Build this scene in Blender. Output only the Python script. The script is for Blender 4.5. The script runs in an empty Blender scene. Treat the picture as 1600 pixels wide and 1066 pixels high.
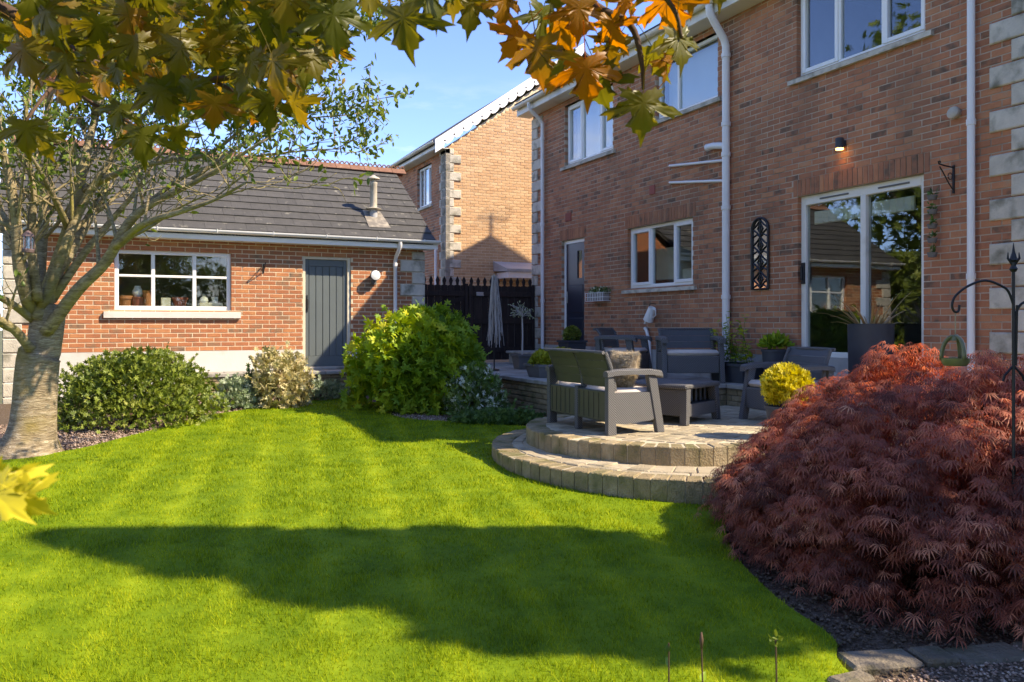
import bpy, math, random
import numpy as np
from mathutils import Vector, Matrix
from mathutils.geometry import tessellate_polygon

RD = random.Random(11)
NR = np.random.default_rng(11)
scene = bpy.context.scene
COL = scene.collection

# ------------------------------------------------------------------ camera, sky, sun, exposure
YAW = math.radians(26.0)
CS, SN = math.cos(YAW), math.sin(YAW)
EYE = 1.5
cam_d = bpy.data.cameras.new('camera')
cam = bpy.data.objects.new('camera', cam_d); COL.objects.link(cam)
cam.location = (0, 0, EYE)
cam.rotation_euler = (math.radians(90), 0, -YAW)
cam_d.sensor_width = 36.0
cam_d.lens = 36.0 * 1250 / 1600
cam_d.shift_y = -26 / 1600
cam_d.clip_start = 0.05
cam_d.clip_end = 2000
cam_d.dof.use_dof = True
cam_d.dof.focus_distance = 8.0
cam_d.dof.aperture_fstop = 11.0
scene.camera = cam

SUN_TO = Vector((1.25, -1.0, 1.5)).normalized()      # towards the sun
SUN_EL = math.asin(SUN_TO.z)
SUN_AZ = math.atan2(SUN_TO.x, SUN_TO.y)
world = bpy.data.worlds.new('World'); scene.world = world
world.use_nodes = True
wn, wl = world.node_tree.nodes, world.node_tree.links
wn.clear()
w_out = wn.new('ShaderNodeOutputWorld'); w_bg = wn.new('ShaderNodeBackground')
sky = wn.new('ShaderNodeTexSky'); sky.sky_type = 'NISHITA'; sky.sun_disc = False
sky.sun_elevation = SUN_EL; sky.sun_rotation = SUN_AZ
sky.air_density = 1.0; sky.dust_density = 0.0; sky.ozone_density = 2.5; sky.altitude = 2000
tc = wn.new('ShaderNodeTexCoord'); mp = wn.new('ShaderNodeMapping'); mp.inputs['Scale'].default_value = (1.6, 1.6, 7.0)
cn = wn.new('ShaderNodeTexNoise'); cn.inputs['Scale'].default_value = 2.2; cn.inputs['Detail'].default_value = 7; cn.inputs['Roughness'].default_value = 0.58
cr = wn.new('ShaderNodeValToRGB'); cr.color_ramp.elements[0].position = 0.50; cr.color_ramp.elements[1].position = 0.74
sx = wn.new('ShaderNodeSeparateXYZ')
mr = wn.new('ShaderNodeMapRange'); mr.inputs['From Min'].default_value = 0.30; mr.inputs['From Max'].default_value = 0.15
mm = wn.new('ShaderNodeMath'); mm.operation = 'MULTIPLY'
mx = wn.new('ShaderNodeMixRGB'); mx.inputs[2].default_value = (3.6, 3.7, 3.9, 1)
hs = wn.new('ShaderNodeHueSaturation'); hs.inputs['Saturation'].default_value = 1.0
wl.new(tc.outputs['Generated'], mp.inputs[0]); wl.new(mp.outputs[0], cn.inputs['Vector'])
wl.new(cn.outputs['Fac'], cr.inputs[0]); wl.new(tc.outputs['Generated'], sx.inputs[0])
wl.new(sx.outputs['Z'], mr.inputs['Value']); wl.new(cr.outputs[0], mm.inputs[0]); wl.new(mr.outputs[0], mm.inputs[1])
wl.new(mm.outputs[0], mx.inputs[0]); wl.new(sky.outputs[0], hs.inputs['Color']); pass
tn = wn.new('ShaderNodeMixRGB'); tn.blend_type = 'MULTIPLY'; tn.inputs[0].default_value = 1.0; tn.inputs[2].default_value = (0.46, 0.565, 0.86, 1)
wl.new(hs.outputs[0], tn.inputs[1]); wl.new(tn.outputs[0], mx.inputs[1])
wl.new(mx.outputs[0], w_bg.inputs['Color']); wl.new(w_bg.outputs[0], w_out.inputs[0])
w_bg.inputs['Strength'].default_value = 0.15

sun_d = bpy.data.lights.new('sun', 'SUN'); sun_d.energy = 2.35; sun_d.angle = math.radians(0.55); sun_d.color = (1.0, 0.97, 0.92)
sun = bpy.data.objects.new('sun', sun_d); COL.objects.link(sun)
sun.location = (8, -6, 12)
sun.rotation_euler = (-SUN_TO).to_track_quat('-Z', 'Y').to_euler()

scene.view_settings.view_transform = 'Standard'
scene.view_settings.look = 'None'
scene.view_settings.exposure = 1.95
scene.view_settings.use_white_balance = True          # balanced for the shade, as the photograph is
scene.view_settings.white_balance_temperature = 8600
scene.view_settings.gamma = 1.0
scene.view_settings.use_curve_mapping = False
scene.render.engine = 'CYCLES'
scene.cycles.max_bounces = 8
scene.cycles.transparent_max_bounces = 12
scene.cycles.use_denoising = True

# ------------------------------------------------------------------ helpers
def at(px, py, t):
    """a place seen in that direction (photo pixels), t metres deep"""
    r = (px - 800) / 1250
    return Vector(((r * CS + SN) * t, (-r * SN + CS) * t, EYE + (507 - py) / 1250 * t))

def lawn_z(y):
    return -0.025 + 0.025 * y

def tag(o, label=None, cat=None, group=None, kind=None):
    if label: o['label'] = label
    if cat: o['category'] = cat
    if group: o['group'] = group
    if kind: o['kind'] = kind
    return o

def link(o, parent=None):
    COL.objects.link(o)
    if parent is not None:
        o.parent = parent
        w = WORLD.get(parent.name_full, Matrix.Identity(4))
        o.matrix_parent_inverse = w.inverted()
    return o
WORLD = {}

def thing(name, label, cat, loc=(0, 0, 0), group=None):
    o = bpy.data.objects.new(name, None); COL.objects.link(o)
    o.location = loc; o.empty_display_size = 0.1
    WORLD[o.name_full] = Matrix.Translation(Vector(loc))
    return tag(o, label, cat, group)

def np_mesh(name, V, F, rnd=None, smooth=False):
    V = np.asarray(V, np.float32); F = np.asarray(F, np.int32)
    me = bpy.data.meshes.new(name)
    me.vertices.add(len(V)); me.vertices.foreach_set('co', V.ravel())
    k = F.shape[1]
    me.loops.add(F.size); me.loops.foreach_set('vertex_index', F.ravel())
    me.polygons.add(len(F))
    me.polygons.foreach_set('loop_start', np.arange(0, F.size, k, dtype=np.int32))
    me.polygons.foreach_set('loop_total', np.full(len(F), k, np.int32))
    if rnd is not None:
        a = me.attributes.new('rnd', 'FLOAT', 'FACE'); a.data.foreach_set('value', np.asarray(rnd, np.float32))
    if smooth: me.polygons.foreach_set('use_smooth', np.ones(len(F), bool))
    me.update(calc_edges=True)
    return me

class MB:
    def __init__(s): s.v = []; s.f = []; s.r = []; s.cur = None
    def add(s, vs, fs, rnd=None):
        b = len(s.v); s.v.extend(tuple(p) for p in vs)
        for f in fs:
            s.f.append(tuple(b + i for i in f)); s.r.append(rnd if rnd is not None else s.cur)
        return s
    def box(s, x0, x1, y0, y1, z0, z1, rnd=None):
        return s.add([(x0,y0,z0),(x1,y0,z0),(x1,y1,z0),(x0,y1,z0),(x0,y0,z1),(x1,y0,z1),(x1,y1,z1),(x0,y1,z1)],
              [(0,3,2,1),(4,5,6,7),(0,1,5,4),(1,2,6,5),(2,3,7,6),(3,0,4,7)], rnd)
    def cbox(s, x0, x1, y0, y1, z0, z1, c=0.01, rnd=None):
        """box with chamfered edges"""
        c = min(c, (x1-x0)/3, (y1-y0)/3, (z1-z0)/3)
        X, Y, Z = (x0,x1), (y0,y1), (z0,z1); vs = []; idx = {}
        for i in (0,1):
            for j in (0,1):
                for k in (0,1):
                    sx_, sy_, sz_ = (1-2*i)*c, (1-2*j)*c, (1-2*k)*c
                    for ax in range(3):
                        idx[(i,j,k,ax)] = len(vs)
                        vs.append((X[i]+(0 if ax==0 else sx_), Y[j]+(0 if ax==1 else sy_), Z[k]+(0 if ax==2 else sz_)))
        fs = []
        for i in (0,1):
            q = [idx[(i,0,0,0)],idx[(i,1,0,0)],idx[(i,1,1,0)],idx[(i,0,1,0)]]; fs.append(q if i else q[::-1])
            q = [idx[(0,i,0,1)],idx[(0,i,1,1)],idx[(1,i,1,1)],idx[(1,i,0,1)]]; fs.append(q if i else q[::-1])
            q = [idx[(0,0,i,2)],idx[(1,0,i,2)],idx[(1,1,i,2)],idx[(0,1,i,2)]]; fs.append(q if i else q[::-1])
        for a in (0,1):
            for b in (0,1):
                q = [idx[(a,b,0,0)],idx[(a,b,1,0)],idx[(a,b,1,1)],idx[(a,b,0,1)]]; fs.append(q if (a+b)%2 else q[::-1])
                q = [idx[(a,0,b,0)],idx[(a,1,b,0)],idx[(a,1,b,2)],idx[(a,0,b,2)]]; fs.append(q[::-1] if (a+b)%2 else q)
                q = [idx[(0,a,b,1)],idx[(1,a,b,1)],idx[(1,a,b,2)],idx[(0,a,b,2)]]; fs.append(q if (a+b)%2 else q[::-1])
        for i in (0,1):
            for j in (0,1):
                for k in (0,1):
                    q = [idx[(i,j,k,0)],idx[(i,j,k,1)],idx[(i,j,k,2)]]; fs.append(q if (i+j+k)%2 else q[::-1])
        return s.add(vs, fs, rnd)
    def xf(s, start, M):
        for i in range(start, len(s.v)): s.v[i] = tuple(M @ Vector(s.v[i]))
        return s
    def prism(s, poly, z0, z1, rnd=None):
        n = len(poly)
        tris = tessellate_polygon([[Vector((p[0],p[1],0)) for p in poly]])
        ar = sum(poly[i][0]*poly[(i+1)%n][1]-poly[(i+1)%n][0]*poly[i][1] for i in range(n))
        vs = [(p[0],p[1],z0) for p in poly]+[(p[0],p[1],z1) for p in poly]
        fs = []
        for t in tris:
            a,b,c = t
            cr_ = (poly[b][0]-poly[a][0])*(poly[c][1]-poly[a][1])-(poly[c][0]-poly[a][0])*(poly[b][1]-poly[a][1])
            if cr_ < 0: a,b,c = a,c,b
            fs.append((a+n,b+n,c+n)); fs.append((a,c,b))
        for i in range(n):
            j = (i+1)%n
            fs.append((i,j,j+n,i+n) if ar > 0 else (j,i,i+n,j+n))
        return s.add(vs, fs, rnd)
    def tube(s, pts, rad, n=8, caps=True, rnd=None, flat=1.0):
        pts = [Vector(p) for p in pts]
        if not hasattr(rad, '__len__'): rad = [rad]*len(pts)
        vs = []; fs = []; ref = None
        for i, p in enumerate(pts):
            d = (pts[min(i+1,len(pts)-1)]-pts[max(i-1,0)])
            d = d.normalized() if d.length > 1e-9 else Vector((0,0,1))
            if ref is None:
                ref = Vector((1,0,0)) if abs(d.x) < 0.8 else Vector((0,1,0))
            a = (ref - d*ref.dot(d)).normalized(); b = d.cross(a); ref = a
            for k in range(n):
                t = 2*math.pi*k/n
                vs.append(p + a*math.cos(t)*rad[i] + b*math.sin(t)*rad[i]*flat)
        for i in range(len(pts)-1):
            for k in range(n):
                k2 = (k+1)%n
                fs.append((i*n+k, i*n+k2, (i+1)*n+k2, (i+1)*n+k))
        if caps:
            fs.append(tuple(range(n-1,-1,-1))); fs.append(tuple((len(pts)-1)*n+k for k in range(n)))
        return s.add(vs, fs, rnd)
    def lathe(s, prof, c=(0,0,0), n=20, rnd=None):
        vs = []; fs = []
        for r, z in prof:
            for k in range(n):
                t = 2*math.pi*k/n; vs.append((c[0]+r*math.cos(t), c[1]+r*math.sin(t), c[2]+z))
        for i in range(len(prof)-1):
            for k in range(n):
                k2 = (k+1)%n; fs.append((i*n+k, i*n+k2, (i+1)*n+k2, (i+1)*n+k))
        fs.append(tuple(range(n-1,-1,-1))); fs.append(tuple((len(prof)-1)*n+k for k in range(n)))
        return s.add(vs, fs, rnd)
    def mesh(s, name, smooth=False, off=None):
        me = bpy.data.meshes.new(name)
        v = s.v if off is None else [(p[0]-off[0],p[1]-off[1],p[2]-off[2]) for p in s.v]
        me.from_pydata(v, [], s.f)
        if any(r is not None for r in s.r):
            a = me.attributes.new('rnd', 'FLOAT', 'FACE'); a.data.foreach_set('value', [r if r is not None else 0.0 for r in s.r])
        if smooth:
            me.polygons.foreach_set('use_smooth', [True]*len(me.polygons))
        me.update()
        return me
    def build(s, name, mat, parent=None, smooth=False, origin=None, bevel=0):
        me = s.mesh(name, smooth, origin); me.materials.append(mat)
        o = bpy.data.objects.new(name, me)
        if origin is not None: o.location = origin
        link(o, parent)
        WORLD[o.name_full] = Matrix.Translation(Vector(origin)) if origin is not None else Matrix.Identity(4)
        if smooth == 'auto':
            m = o.modifiers.new('edge', 'EDGE_SPLIT'); m.split_angle = math.radians(38)
        if bevel:
            m = o.modifiers.new('bevel', 'BEVEL'); m.width = bevel; m.segments = 2; m.limit_method = 'ANGLE'
        return o

def inst(name, me, loc, parent=None, rot=None, scale=None):
    o = bpy.data.objects.new(name, me); o.location = loc
    if rot is not None: o.rotation_euler = rot
    if scale is not None: o.scale = scale
    return link(o, parent)

# ------------------------------------------------------------------ materials
def nodes_of(m):
    m.use_nodes = True
    return m.node_tree.nodes, m.node_tree.links

def ramp_node(N, stops):
    r = N.new('ShaderNodeValToRGB'); e = r.color_ramp.elements
    while len(e) < len(stops): e.new(0.5)
    for i, (p, c) in enumerate(stops):
        e[i].position = p; e[i].color = (c[0], c[1], c[2], 1)
    return r

def pmat(name, stops, rough=0.8, nscale=6.0, namt=0.35, detail=5, bump=0.0, bscale=40.0, spec=0.3,
         trans=0.0, tcol=None, metal=0.0, stretch=None, dirt=None, sheen=0.0):
    """colour ramp driven by a per-piece random value plus world-space noise"""
    m = bpy.data.materials.new(name); N, L = nodes_of(m)
    b = N['Principled BSDF']; out = N['Material Output']
    geo = N.new('ShaderNodeNewGeometry'); vec = geo.outputs['Position']
    if stretch:
        mpn = N.new('ShaderNodeMapping'); mpn.inputs['Scale'].default_value = stretch
        L.new(vec, mpn.inputs[0]); vec = mpn.outputs[0]
    nz = N.new('ShaderNodeTexNoise'); nz.inputs['Scale'].default_value = nscale; nz.inputs['Detail'].default_value = detail
    L.new(vec, nz.inputs['Vector'])
    at_ = N.new('ShaderNodeAttribute'); at_.attribute_name = 'rnd'
    oi = N.new('ShaderNodeObjectInfo')
    lt = N.new('ShaderNodeMath'); lt.operation = 'LESS_THAN'; lt.inputs[1].default_value = 0.0005
    L.new(at_.outputs['Fac'], lt.inputs[0])
    mu = N.new('ShaderNodeMath'); mu.operation = 'MULTIPLY_ADD'
    L.new(lt.outputs[0], mu.inputs[0]); L.new(oi.outputs['Random'], mu.inputs[1]); L.new(at_.outputs['Fac'], mu.inputs[2])
    st = N.new('ShaderNodeMapRange'); st.inputs['From Min'].default_value = 0.28; st.inputs['From Max'].default_value = 0.72
    L.new(nz.outputs['Fac'], st.inputs['Value'])
    mi = N.new('ShaderNodeMix'); mi.data_type = 'FLOAT'; mi.inputs['Factor'].default_value = namt
    L.new(mu.outputs[0], mi.inputs['A']); L.new(st.outputs[0], mi.inputs['B'])
    rp = ramp_node(N, stops); L.new(mi.outputs['Result'], rp.inputs[0])
    col = rp.outputs[0]
    if dirt:
        dc, dscale, lo, hi = dirt
        n2 = N.new('ShaderNodeTexNoise'); n2.inputs['Scale'].default_value = dscale; n2.inputs['Detail'].default_value = 6
        L.new(geo.outputs['Position'], n2.inputs['Vector'])
        m2 = N.new('ShaderNodeMapRange'); m2.inputs['From Min'].default_value = lo; m2.inputs['From Max'].default_value = hi
        L.new(n2.outputs['Fac'], m2.inputs['Value'])
        x2 = N.new('ShaderNodeMixRGB'); x2.inputs[2].default_value = (*dc, 1)
        L.new(m2.outputs[0], x2.inputs[0]); L.new(col, x2.inputs[1]); col = x2.outputs[0]
    L.new(col, b.inputs['Base Color'])
    b.inputs['Roughness'].default_value = rough; b.inputs['Metallic'].default_value = metal
    b.inputs['Specular IOR Level'].default_value = spec
    if sheen: b.inputs['Sheen Weight'].default_value = sheen
    if bump:
        n3 = N.new('ShaderNodeTexNoise'); n3.inputs['Scale'].default_value = bscale; n3.inputs['Detail'].default_value = 6
        L.new(vec, n3.inputs['Vector'])
        bp = N.new('ShaderNodeBump'); bp.inputs['Strength'].default_value = min(1, bump); bp.inputs['Distance'].default_value = 0.02
        L.new(n3.outputs['Fac'], bp.inputs['Height']); L.new(bp.outputs[0], b.inputs['Normal'])
    if trans:
        t = N.new('ShaderNodeBsdfTranslucent')
        if tcol:
            g = N.new('ShaderNodeMixRGB'); g.blend_type = 'MULTIPLY'; g.inputs[0].default_value = 1.0
            g.inputs[2].default_value = (*tcol, 1); L.new(col, g.inputs[1]); L.new(g.outputs[0], t.inputs['Color'])
        else: L.new(col, t.inputs['Color'])
        ms = N.new('ShaderNodeMixShader'); ms.inputs[0].default_value = trans
        L.new(b.outputs[0], ms.inputs[1]); L.new(t.outputs[0], ms.inputs[2]); L.new(ms.outputs[0], out.inputs['Surface'])
    return m

def plain(name, c, rough=0.5, spec=0.4, metal=0.0, var=0.12, nscale=4.0, bump=0.0, bscale=40, dirt=None):
    lo = tuple(x*(1-var) for x in c); hi = tuple(min(1, x*(1+var)) for x in c)
    return pmat(name, [(0.0, lo), (1.0, hi)], rough, nscale, 0.6, bump=bump, bscale=bscale, spec=spec, metal=metal, dirt=dirt)

M = {}
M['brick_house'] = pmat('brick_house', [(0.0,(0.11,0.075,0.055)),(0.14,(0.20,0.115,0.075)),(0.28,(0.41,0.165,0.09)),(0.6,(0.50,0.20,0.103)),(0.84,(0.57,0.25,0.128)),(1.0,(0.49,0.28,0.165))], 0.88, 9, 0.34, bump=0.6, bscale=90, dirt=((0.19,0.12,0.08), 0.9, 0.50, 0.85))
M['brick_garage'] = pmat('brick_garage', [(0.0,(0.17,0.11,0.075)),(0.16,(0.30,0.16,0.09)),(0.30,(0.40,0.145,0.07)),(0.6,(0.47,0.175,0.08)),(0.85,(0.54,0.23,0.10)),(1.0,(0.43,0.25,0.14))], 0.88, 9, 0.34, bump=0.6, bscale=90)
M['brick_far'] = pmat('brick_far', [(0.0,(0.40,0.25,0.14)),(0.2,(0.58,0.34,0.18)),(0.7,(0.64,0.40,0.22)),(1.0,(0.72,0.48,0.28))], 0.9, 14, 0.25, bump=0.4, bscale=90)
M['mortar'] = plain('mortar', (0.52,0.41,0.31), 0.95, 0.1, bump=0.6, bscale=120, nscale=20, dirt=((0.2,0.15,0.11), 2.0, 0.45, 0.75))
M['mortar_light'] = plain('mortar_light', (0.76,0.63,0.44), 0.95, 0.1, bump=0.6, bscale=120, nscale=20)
M['stone'] = plain('stone', (0.56,0.51,0.42), 0.85, 0.2, nscale=9, var=0.2, bump=0.5, bscale=60, dirt=((0.20,0.19,0.14), 5.0, 0.5, 0.72))
M['stone_shade'] = M['stone']
M['concrete'] = plain('concrete', (0.42,0.40,0.37), 0.9, 0.2, nscale=5, var=0.18, bump=0.4, bscale=80, dirt=((0.22,0.2,0.16), 3.0, 0.5, 0.8))
M['render'] = plain('render', (0.66,0.63,0.57), 0.9, 0.2, nscale=2.5, var=0.08, bump=0.25, bscale=70, dirt=((0.46,0.42,0.35), 1.7, 0.55, 0.8))
M['white'] = plain('white', (0.84,0.83,0.80), 0.32, 0.5, nscale=3, var=0.04)
M['offwhite'] = plain('offwhite', (0.76,0.73,0.65), 0.45, 0.4, nscale=3, var=0.07, dirt=((0.42,0.39,0.30), 2.2, 0.56, 0.85))
M['fascia'] = plain('fascia', (0.72,0.68,0.59), 0.4, 0.4, nscale=3, var=0.08, dirt=((0.34,0.32,0.27), 2.0, 0.5, 0.8))
M['pipe'] = plain('pipe', (0.78,0.76,0.73), 0.38, 0.45, nscale=3, var=0.05)
M['dark'] = plain('dark', (0.035,0.03,0.028), 0.9, 0.1)
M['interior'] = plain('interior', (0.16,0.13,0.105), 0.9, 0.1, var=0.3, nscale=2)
M['curtain'] = plain('curtain', (0.62,0.60,0.52), 0.85, 0.1, nscale=8, var=0.1)
M['blind'] = plain('blind', (0.58,0.60,0.62), 0.7, 0.2, nscale=1.4, var=0.1)
M['slate'] = pmat('slate', [(0.0,(0.062,0.059,0.055)),(0.5,(0.076,0.072,0.067)),(1.0,(0.096,0.090,0.083))], 0.8, 9, 0.6, bump=0.5, bscale=70, spec=0.3, dirt=((0.30,0.28,0.22), 7.0, 0.63, 0.78))
M['ridge'] = pmat('ridge', [(0.0,(0.17,0.085,0.055)),(0.6,(0.25,0.125,0.08)),(1.0,(0.34,0.21,0.14))], 0.9, 12, 0.7, bump=0.4, bscale=60)
M['door_grey'] = plain('door_grey', (0.115,0.135,0.135), 0.5, 0.35, nscale=3, var=0.08, bump=0.08, bscale=60)
M['door_navy'] = plain('door_navy', (0.022,0.026,0.042), 0.35, 0.5, nscale=3, var=0.1)
M['iron'] = plain('iron', (0.012,0.011,0.012), 0.5, 0.5, nscale=10, var=0.3)
M['steel'] = plain('steel', (0.5,0.5,0.5), 0.3, 0.5, metal=0.8, nscale=8, var=0.2)
M['flue'] = plain('flue', (0.52,0.46,0.36), 0.55, 0.4, nscale=6, var=0.15, dirt=((0.28,0.22,0.15), 6.0, 0.5, 0.75))
M['lead'] = plain('lead', (0.42,0.42,0.42), 0.5, 0.4, nscale=5, var=0.2)
M['slate_lead'] = plain('slate_lead', (0.20,0.175,0.145), 0.7, 0.3, nscale=9, var=0.3, dirt=((0.36,0.31,0.24), 9.0, 0.5, 0.7))
M['fence'] = pmat('fence', [(0,(0.018,0.011,0.010)),(0.6,(0.032,0.020,0.017)),(1,(0.05,0.033,0.027))], 0.75, 5, 0.5, bump=0.4, bscale=30, stretch=(8,8,0.8))
M['block'] = pmat('block', [(0,(0.22,0.165,0.09)),(0.5,(0.32,0.24,0.135)),(1,(0.43,0.34,0.21))], 0.92, 14, 0.5, bump=0.9, bscale=60, dirt=((0.14,0.13,0.05), 5.0, 0.46, 0.70))
M['paver'] = pmat('paver', [(0,(0.31,0.25,0.165)),(0.5,(0.41,0.335,0.225)),(1,(0.52,0.44,0.31))], 0.92, 10, 0.4, bump=0.6, bscale=70, dirt=((0.20,0.17,0.11), 3.0, 0.55, 0.75))
M['slab'] = pmat('slab', [(0,(0.27,0.25,0.22)),(0.5,(0.35,0.325,0.285)),(1,(0.43,0.40,0.35))], 0.9, 7, 0.5, bump=0.5, bscale=50, dirt=((0.16,0.15,0.11), 3.0, 0.5, 0.75))
M['edging'] = pmat('edging', [(0,(0.10,0.08,0.055)),(0.5,(0.17,0.14,0.10)),(1,(0.24,0.20,0.15))], 0.92, 9, 0.5, bump=0.8, bscale=50, dirt=((0.07,0.07,0.035), 6.0, 0.45, 0.65))
M['joint'] = plain('joint', (0.20,0.165,0.115), 0.95, 0.1, nscale=20, var=0.3, bump=0.5, bscale=150)
M['sand_joint'] = plain('sand_joint', (0.52,0.44,0.31), 0.95, 0.1, nscale=20, var=0.3, bump=0.5, bscale=150)
M['soil'] = pmat('soil', [(0,(0.05,0.032,0.02)),(0.5,(0.13,0.09,0.06)),(1,(0.26,0.19,0.14))], 0.95, 55, 0.9, bump=1.0, bscale=90)
M['ground'] = pmat('ground', [(0,(0.08,0.09,0.03)),(1,(0.16,0.15,0.07))], 0.95, 1.5, 0.9)
M['gravel'] = pmat('gravel', [(0,(0.16,0.105,0.08)),(0.4,(0.30,0.20,0.15)),(0.75,(0.42,0.31,0.24)),(1,(0.55,0.45,0.37))], 0.9, 30, 0.15)
M['rattan'] = None
M['cushion'] = plain('cushion', (0.62,0.54,0.48), 0.9, 0.1, nscale=20, var=0.06, bump=0.3, bscale=200)
M['fur'] = pmat('fur', [(0,(0.26,0.18,0.10)),(0.5,(0.55,0.44,0.29)),(1,(0.78,0.68,0.52))], 0.9, 25, 0.5)
M['terracotta'] = plain('terracotta', (0.50,0.19,0.085), 0.85, 0.2, nscale=9, var=0.15)
M['redpot'] = plain('redpot', (0.33,0.085,0.06), 0.7, 0.3, nscale=9, var=0.15)
M['cream'] = plain('cream', (0.66,0.58,0.44), 0.8, 0.2, nscale=8, var=0.1)
M['planter'] = plain('planter', (0.045,0.05,0.062), 0.6, 0.4, nscale=5, var=0.2)
M['planter_lead'] = plain('planter_lead', (0.14,0.135,0.13), 0.6, 0.4, nscale=5, var=0.2)
M['olive_glaze'] = plain('olive_glaze', (0.16,0.155,0.065), 0.35, 0.6, nscale=7, var=0.25)
M['rope'] = plain('rope', (0.45,0.36,0.24), 0.9, 0.1, nscale=60, var=0.3)
M['yellow'] = plain('yellow', (0.70,0.40,0.05), 0.7, 0.2)
M['mirror'] = plain('mirror', (0.80,0.82,0.84), 0.06, 0.5, metal=1.0, var=0.03)
M['lantern'] = plain('lantern', (0.13,0.085,0.085), 0.6, 0.4)
M['willow'] = pmat('willow', [(0,(0.30,0.27,0.25)),(0.5,(0.46,0.43,0.40)),(1,(0.62,0.59,0.56))], 0.8, 10, 0.3)

def bark(name, c0, c1, c2, band=36, moss=None):
    m = bpy.data.materials.new(name); N, L = nodes_of(m); b = N['Principled BSDF']
    geo = N.new('ShaderNodeNewGeometry'); mpn = N.new('ShaderNodeMapping'); mpn.inputs['Scale'].default_value = (9, 9, band)
    L.new(geo.outputs['Position'], mpn.inputs[0])
    nz = N.new('ShaderNodeTexNoise'); nz.inputs['Scale'].default_value = 1.0; nz.inputs['Detail'].default_value = 8; nz.inputs['Roughness'].default_value = 0.75; nz.inputs['Distortion'].default_value = 0.6
    L.new(mpn.outputs[0], nz.inputs['Vector'])
    rp = ramp_node(N, [(0.30, c0), (0.5, c1), (0.68, c2)]); L.new(nz.outputs['Fac'], rp.inputs[0]); col = rp.outputs[0]
    if moss:
        n2 = N.new('ShaderNodeTexNoise'); n2.inputs['Scale'].default_value = 2.6; n2.inputs['Detail'].default_value = 4
        L.new(geo.outputs['Position'], n2.inputs['Vector'])
        r2 = N.new('ShaderNodeMapRange'); r2.inputs['From Min'].default_value = 0.5; r2.inputs['From Max'].default_value = 0.7
        L.new(n2.outputs['Fac'], r2.inputs['Value'])
        x = N.new('ShaderNodeMixRGB'); x.inputs[2].default_value = (*moss, 1); L.new(r2.outputs[0], x.inputs[0]); L.new(col, x.inputs[1]); col = x.outputs[0]
    L.new(col, b.inputs['Base Color']); b.inputs['Roughness'].default_value = 0.85
    bp = N.new('ShaderNodeBump'); bp.inputs['Strength'].default_value = 1.0; bp.inputs['Distance'].default_value = 0.035
    L.new(nz.outputs['Fac'], bp.inputs['Height']); L.new(bp.outputs[0], b.inputs['Normal'])
    return m
M['bark'] = bark('cherry_bark', (0.10,0.066,0.036), (0.36,0.27,0.165), (0.66,0.55,0.40), 48, (0.30,0.22,0.06))
M['limb'] = bark('cherry_limb', (0.08,0.055,0.03), (0.31,0.24,0.13), (0.58,0.47,0.29), 34, (0.36,0.30,0.07))
M['twig'] = plain('twig', (0.10,0.06,0.04), 0.8, 0.2, nscale=20, var=0.3)
M['fence_wood'] = M['fence']

def leafmat(name, stops, trans=0.35, tcol=(1.5,1.4,0.9), rough=0.45, spec=0.4, nscale=3.0, namt=0.3):
    return pmat(name, stops, rough, nscale, namt, spec=spec, trans=trans, tcol=tcol)
M['leaf_cherry'] = leafmat('leaf_cherry', [(0,(0.06,0.11,0.015)),(0.5,(0.13,0.19,0.03)),(0.85,(0.24,0.29,0.05)),(1,(0.36,0.22,0.05))])
M['leaf_maple'] = leafmat('leaf_maple', [(0,(0.075,0.09,0.014)),(0.45,(0.13,0.14,0.018)),(0.72,(0.18,0.145,0.02)),(0.9,(0.26,0.12,0.02)),(1,(0.24,0.07,0.02))], 0.5, (2.0,1.5,0.6), 0.4, 0.45, 7, 0.3)
M['leaf_maple_sunlit'] = leafmat('leaf_maple_sunlit', [(0,(0.26,0.13,0.012)),(0.5,(0.38,0.17,0.015)),(1,(0.46,0.16,0.02))], 0.55, (1.9,1.4,0.6), 0.4, 0.45, 7, 0.3)  # sunlit copy of the maple leaf: the backlit glow is in its colour
M['leaf_golden'] = leafmat('leaf_golden', [(0,(0.06,0.13,0.012)),(0.35,(0.16,0.28,0.02)),(0.65,(0.32,0.42,0.025)),(0.85,(0.52,0.50,0.035)),(1,(0.64,0.48,0.05))], 0.3, (1.4,1.3,0.6), 0.5, 0.3, 1.6, 0.55)
M['leaf_box'] = leafmat('leaf_box', [(0,(0.05,0.085,0.012)),(0.45,(0.14,0.19,0.025)),(0.8,(0.26,0.31,0.05)),(1,(0.42,0.43,0.12))], 0.25)
M['leaf_silver'] = leafmat('leaf_silver', [(0,(0.10,0.15,0.07)),(0.5,(0.25,0.32,0.19)),(1,(0.50,0.54,0.40))], 0.2)
M['leaf_cream'] = leafmat('leaf_cream', [(0,(0.20,0.19,0.06)),(0.4,(0.46,0.40,0.18)),(0.8,(0.66,0.58,0.34)),(1,(0.60,0.38,0.22))], 0.25, (1.1,1.05,0.8))
M['leaf_green'] = leafmat('leaf_green', [(0,(0.03,0.07,0.015)),(0.6,(0.08,0.16,0.03)),(1,(0.16,0.25,0.06))], 0.25)
M['leaf_white'] = leafmat('leaf_white', [(0,(0.045,0.09,0.02)),(0.5,(0.13,0.21,0.05)),(0.7,(0.2,0.28,0.08)),(0.78,(0.62,0.66,0.52)),(1,(0.78,0.80,0.70))], 0.2, (1.1,1.1,0.8), nscale=4, namt=0.1)
M['leaf_lime'] = leafmat('leaf_lime', [(0,(0.16,0.20,0.02)),(0.5,(0.34,0.36,0.03)),(1,(0.58,0.54,0.05))], 0.3, (1.3,1.25,0.6))
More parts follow.
